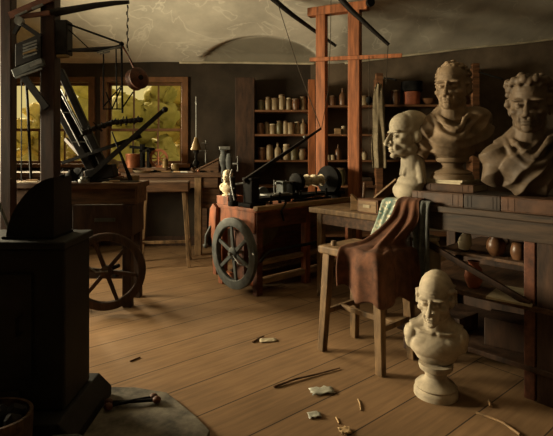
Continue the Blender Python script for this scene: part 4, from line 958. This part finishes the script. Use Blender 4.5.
def bare_bust(name,label,loc,rz,m,H,hs,turn,tilt,shoulders,socle_h,hair,seed,cut):
    rnd=random.Random(seed); t=thing(name,label,'bust',loc,rz); b=MB(); k=hs; zc=H-hs
    T=Matrix.Translation((0,-.03*k,zc))@Matrix.Rotation(turn,4,'Z')@Matrix.Rotation(tilt,4,'X')@Matrix.Scale(hs,4)
    head(b,T,hair,rnd,1.1,.98); E=lambda c,r,rot=None:b.ball(c,r,16,rot); zs=zc-(.06 if shoulders else .22)*k
    b.tube([(0,.03*k,zc+.22*k),(0,.05*k,zc-.05*k),(0,.07*k,zs-.25*k)],.215*k,20,.27*k)
    for s in (-1,1): b.tube([(s*.17*k,.04*k,zc+.25*k),(s*.08*k,-.13*k,zc-.16*k),(s*.05*k,-.2*k,zs-.16*k)],.045*k,8)
    if shoulders:
        E((0,.07*k,zs-.26*k),(.52*k,.30*k,.26*k)); E((0,.01*k,zs-.42*k),(.52*k,.33*k,.30*k)); E((0,.02*k,zs-.55*k),(.42*k,.28*k,.28*k))
        for s in (-1,1):
            E((s*.20*k,-.13*k,zs-.36*k),(.25*k,.14*k,.17*k)); E((s*.46*k,.06*k,zs-.24*k),(.16*k,.21*k,.19*k)); E((s*.49*k,.06*k,zs-.36*k),(.11*k,.17*k,.19*k))
            b.tube([(s*.12*k,.08*k,zc+.06*k),(s*.28*k,.09*k,zs-.06*k),(s*.44*k,.07*k,zs-.15*k)],.14*k,12,.16*k)
            b.tube([(s*.05*k,-.2*k,zs-.14*k),(s*.28*k,-.15*k,zs-.13*k),(s*.44*k,-.02*k,zs-.12*k)],.03*k,8)
    else:
        E((0,.07*k,.48*k),(.30*k,.25*k,.30*k)); E((0,.04*k,.30*k),(.38*k,.30*k,.24*k)); E((0,-.06*k,.16*k),(.38*k,.30*k,.22*k)); E((0,-.10*k,.08*k),(.30*k,.24*k,.14*k))
        for s in (-1,1): b.tube([(s*.10*k,.08*k,zc+.05*k),(s*.26*k,.08*k,.50*k),(s*.34*k,.05*k,.30*k)],.12*k,12,.10*k)
    me=remesh(b,hs*.0165,5); face_detail(me,T,hs); finish(me,'figure',m,t)
    if socle_h: socle(MB(),hs*.42,socle_h).build('socle',m,t,smooth=40)
    return t
bare_bust('bust','bald cream bust in profile facing left beside the teal cloth',on_bench(.145,-.092,1.062),R(-74),'plaster_g',.62,.335,R(-6),R(4),False,0,None,21,0)
fb=(.835+0.305,2.615)
bare_bust('bust','cream plaster bust of balding man standing on the floor',(.915,2.70,0),R(-20),'plaster',.71,.290,R(-12),R(6),True,.18,'fringe',22,0)
tag(MB().span(-.09,.11,-.10,.10,0,.09).build('wooden_box','red_wood',bevel=.005,loc=on_lathe(.07,.54,.835),rz=G),'reddish wooden box under the tiny ivory bust on the lathe','box')
# little bust on the lathe
bare_bust('statuette','tiny ivory bust standing on the flywheel end of lathe','' or on_lathe(.06,.56,.925),R(-5),'marble',.265,.135,R(-15),0,True,.03,'short',23,0)

# ------------------------------------------------------------------ stool with cloths
SC=Vector((.617,3.225,0))
so=splay_stool('work_stool','rough honey-coloured wooden stool under the brown cloth','stool',SC,G-R(90),.54,.40,.735,.055,.035,.06,'stool_wood','stool_wood',.27)
MB().lathe([(0,0),(.022,0),(.018,.03),(0,.035)],(-.19,-.12,.735),seg=12).build('peg','stool_wood',so,smooth=50)
ZS=.742
rows=[[on_bench(.14,-.115-.030*k,1.068) for k in range(6)],
 [on_bench(-.02,-.105-.032*k,1.066) for k in range(6)],
 [on_bench(-.075,-.07-.042*k,.93) for k in range(6)],
 [(.61,3.16,.80),(.65,3.10,.79),(.68,3.04,.79),(.73,3.05,.79),(.78,3.06,.80),(.84,3.07,.81)],
 [(.46,3.12,ZS+.02),(.56,3.01,ZS+.02),(.64,2.93,ZS+.02),(.72,2.99,ZS+.02),(.79,3.04,ZS+.02),(.86,3.09,ZS+.02)],
 [(.418,3.085,ZS),(.515,2.975,ZS),(.62,2.85,ZS),(.73,2.935,ZS),(.83,3.02,ZS),(.92,3.08,ZS)],
 [(.40,3.06,.63),(.50,2.95,.63),(.615,2.82,.63),(.745,2.91,.62),(.85,2.995,.62),(.94,3.06,.62)],
 [(.40,3.05,.52),(.50,2.94,.47),(.615,2.81,.445),(.75,2.905,.47),(.86,2.985,.46),(.95,3.05,.50)]]
def rip(t,u):
    k=sstep(.08,.3,t); z=.018*math.sin(u*17+3*t)*k
    hem=.02*math.sin(u*23)*sstep(.9,1,t)
    w=sstep(.62,.85,t)*.022*math.sin(u*31+1.2)
    return Vector((-U.x*(z+w)*.7,-U.y*(z+w)-abs(w)*.2,.5*abs(z)+hem))
o=cloth('draped_cloth',rows,'cloth_brown',64,64,rip); tag(o,'russet brown cloth draped from the bench over the stool','cloth')
ed=lambda a,b,z:[(a[0]+(b[0]-a[0])*k/3,a[1]+(b[1]-a[1])*k/3,z) for k in range(4)]
rows=[[on_bench(.12,-.0-.045*k,1.050) for k in range(4)],
 [on_bench(-.02,.02-.05*k,1.048) for k in range(4)],
 ed((.735,3.37),(.775,3.20),.93),ed((.69,3.37),(.735,3.17),.81),ed((.665,3.36),(.71,3.15),.762),ed((.61,3.33),(.655,3.11),.752)]
o=cloth('patterned_cloth',rows,'cloth_teal',40,36,lambda t,u:-U*(.014*math.sin(u*15+t)*sstep(.15,.4,t)*(1-sstep(.75,.9,t)))+Vector((0,0,.004)),.006)
tag(o,'teal and pale patterned cloth hanging over the bench corner','cloth')
rows=[[on_bench(.030,-.235-.034*k,1.056) for k in range(4)],
 [on_bench(-.022,-.235-.035*k,1.052) for k in range(4)],[on_bench(-.032,-.23-.036*k,.9) for k in range(4)],[on_bench(-.034,-.23-.036*k,.7) for k in range(4)],[on_bench(-.03,-.232-.034*k,.47) for k in range(4)]]
o=cloth('scarf',rows,'cloth_scarf',40,24,lambda t,u:-U*(.012*math.sin(u*15+1.5*t)*sstep(.15,.35,t)-.0)+Vector((0,0,0)),.008)
tag(o,'dark slate scarf hanging straight down from the bench edge','scarf')

# ------------------------------------------------------------------ litter on the floor
def fl(x,y,z=0.0):
    Y=EYE*F/(y-HZ); p=at(x,y,Y); p.z=z; return p
def scrap(px,py,w,d,label,m='paper',a=.2):
    n=7; rows=[]; rnd=random.Random(px)
    for i in range(n): rows.append([Vector(((i/(n-1)-.5)*w*(1+.2*rnd.random()),(j/(n-1)-.5)*d*(1+.2*rnd.random()),.004+.012*rnd.random())) for j in range(n)])
    o=MB().grid(rows).build('paper_scrap',m,smooth=180,loc=fl(px,py),rz=a); q=o.modifiers.new('Solidify','SOLIDIFY'); q.thickness=.003
    tag(o,label,'paper')
scrap(268,341,.11,.05,'crumpled pale scrap on the floor farthest from the viewer')
scrap(322,392,.12,.07,'largest grey-white crumpled scrap on the floor','scrap_glass')
scrap(314,416,.06,.05,'tiny pale scrap below the large grey-white one','scrap_glass')
scrap(345,432,.05,.05,'small brown scrap at the bottom edge of floor','shaving')
def stick(pts,label,r,m='shaving',r1=None,nm='wood_stick'):
    tag(MB().tube([fl(x,y,r+z) for x,y,z in pts],r,8,r1 or r).build(nm,m,smooth=60),label,'stick')
stick([(274,388,0),(295,381,.004),(318,375,0),(340,369,0)],'long dark twig lying across the floor boards',.007,'brown_wood',.004)
stick([(253,343,0),(259,339,0),(264,337,.002)],'short dark twig beside the farthest pale scrap',.007,'brown_wood',.005)
stick([(358,400,0),(360,405,.002),(361,411,0)],'thin pale shaving curl below the stool',.004)
stick([(336,418,0),(339,424,0)],'shortest pale splinter near the bottom edge',.004)
stick([(476,414,0),(488,418,0),(503,424,0),(520,436,0)],'long pale rod on the floor at lower right',.007,'pale_wood')
stick([(489,402,0),(491,408,0)],'short pale peg standing out right of floor bust',.008,'pale_wood')
stick([(130,362,0),(140,358,0)],'small brown splinter on the floor right of stove',.005,'brown_wood')

# ------------------------------------------------------------------ light, sky, camera
w=bpy.data.worlds.new('World'); bpy.context.scene.world=w; w.use_nodes=True
bg=w.node_tree.nodes['Background']; bg.inputs['Color'].default_value=(1.0,.85,.40,1); bg.inputs['Strength'].default_value=.74
def sun(head_deg, elev, strength, angle, col):
    L=bpy.data.lights.new('sun','SUN'); L.energy=strength; L.angle=R(angle); L.color=col
    o=bpy.data.objects.new('sun',L); C.objects.link(o)
    src=Vector((math.sin(R(head_deg))*math.cos(R(elev)),math.cos(R(head_deg))*math.cos(R(elev)),math.sin(R(elev))))
    o.rotation_euler=(-src).to_track_quat('-Z','Y').to_euler(); o.location=src*12
    return o
sun(-46,20,16.5,24,(1.0,.88,.68))
L=bpy.data.lights.new('window_daylight','AREA'); L.shape='RECTANGLE'; L.size=1.5; L.size_y=1.2; L.energy=360; L.color=(1.0,.93,.80)  # soft fill lamp added outside the unseen left-wall opening
o=bpy.data.objects.new('window_daylight',L); C.objects.link(o); o.location=(XL-.30,4.12,1.85); L.spread=R(110); o.rotation_euler=(Vector((1,-.10,-.06))).to_track_quat('-Z','Y').to_euler()

cam=bpy.data.cameras.new('camera'); co=bpy.data.objects.new('camera',cam); C.objects.link(co)
co.location=(0,0,EYE); co.rotation_euler=(R(90),0,0); cam.sensor_width=36; cam.lens=F/553*36; cam.shift_y=-(218-HZ)/553; cam.clip_start=.05
S=bpy.context.scene; S.camera=co
S.view_settings.view_transform='Standard'; S.view_settings.look='None'; S.view_settings.exposure=0.05; S.view_settings.gamma=1.0
S.view_settings.use_curve_mapping=False
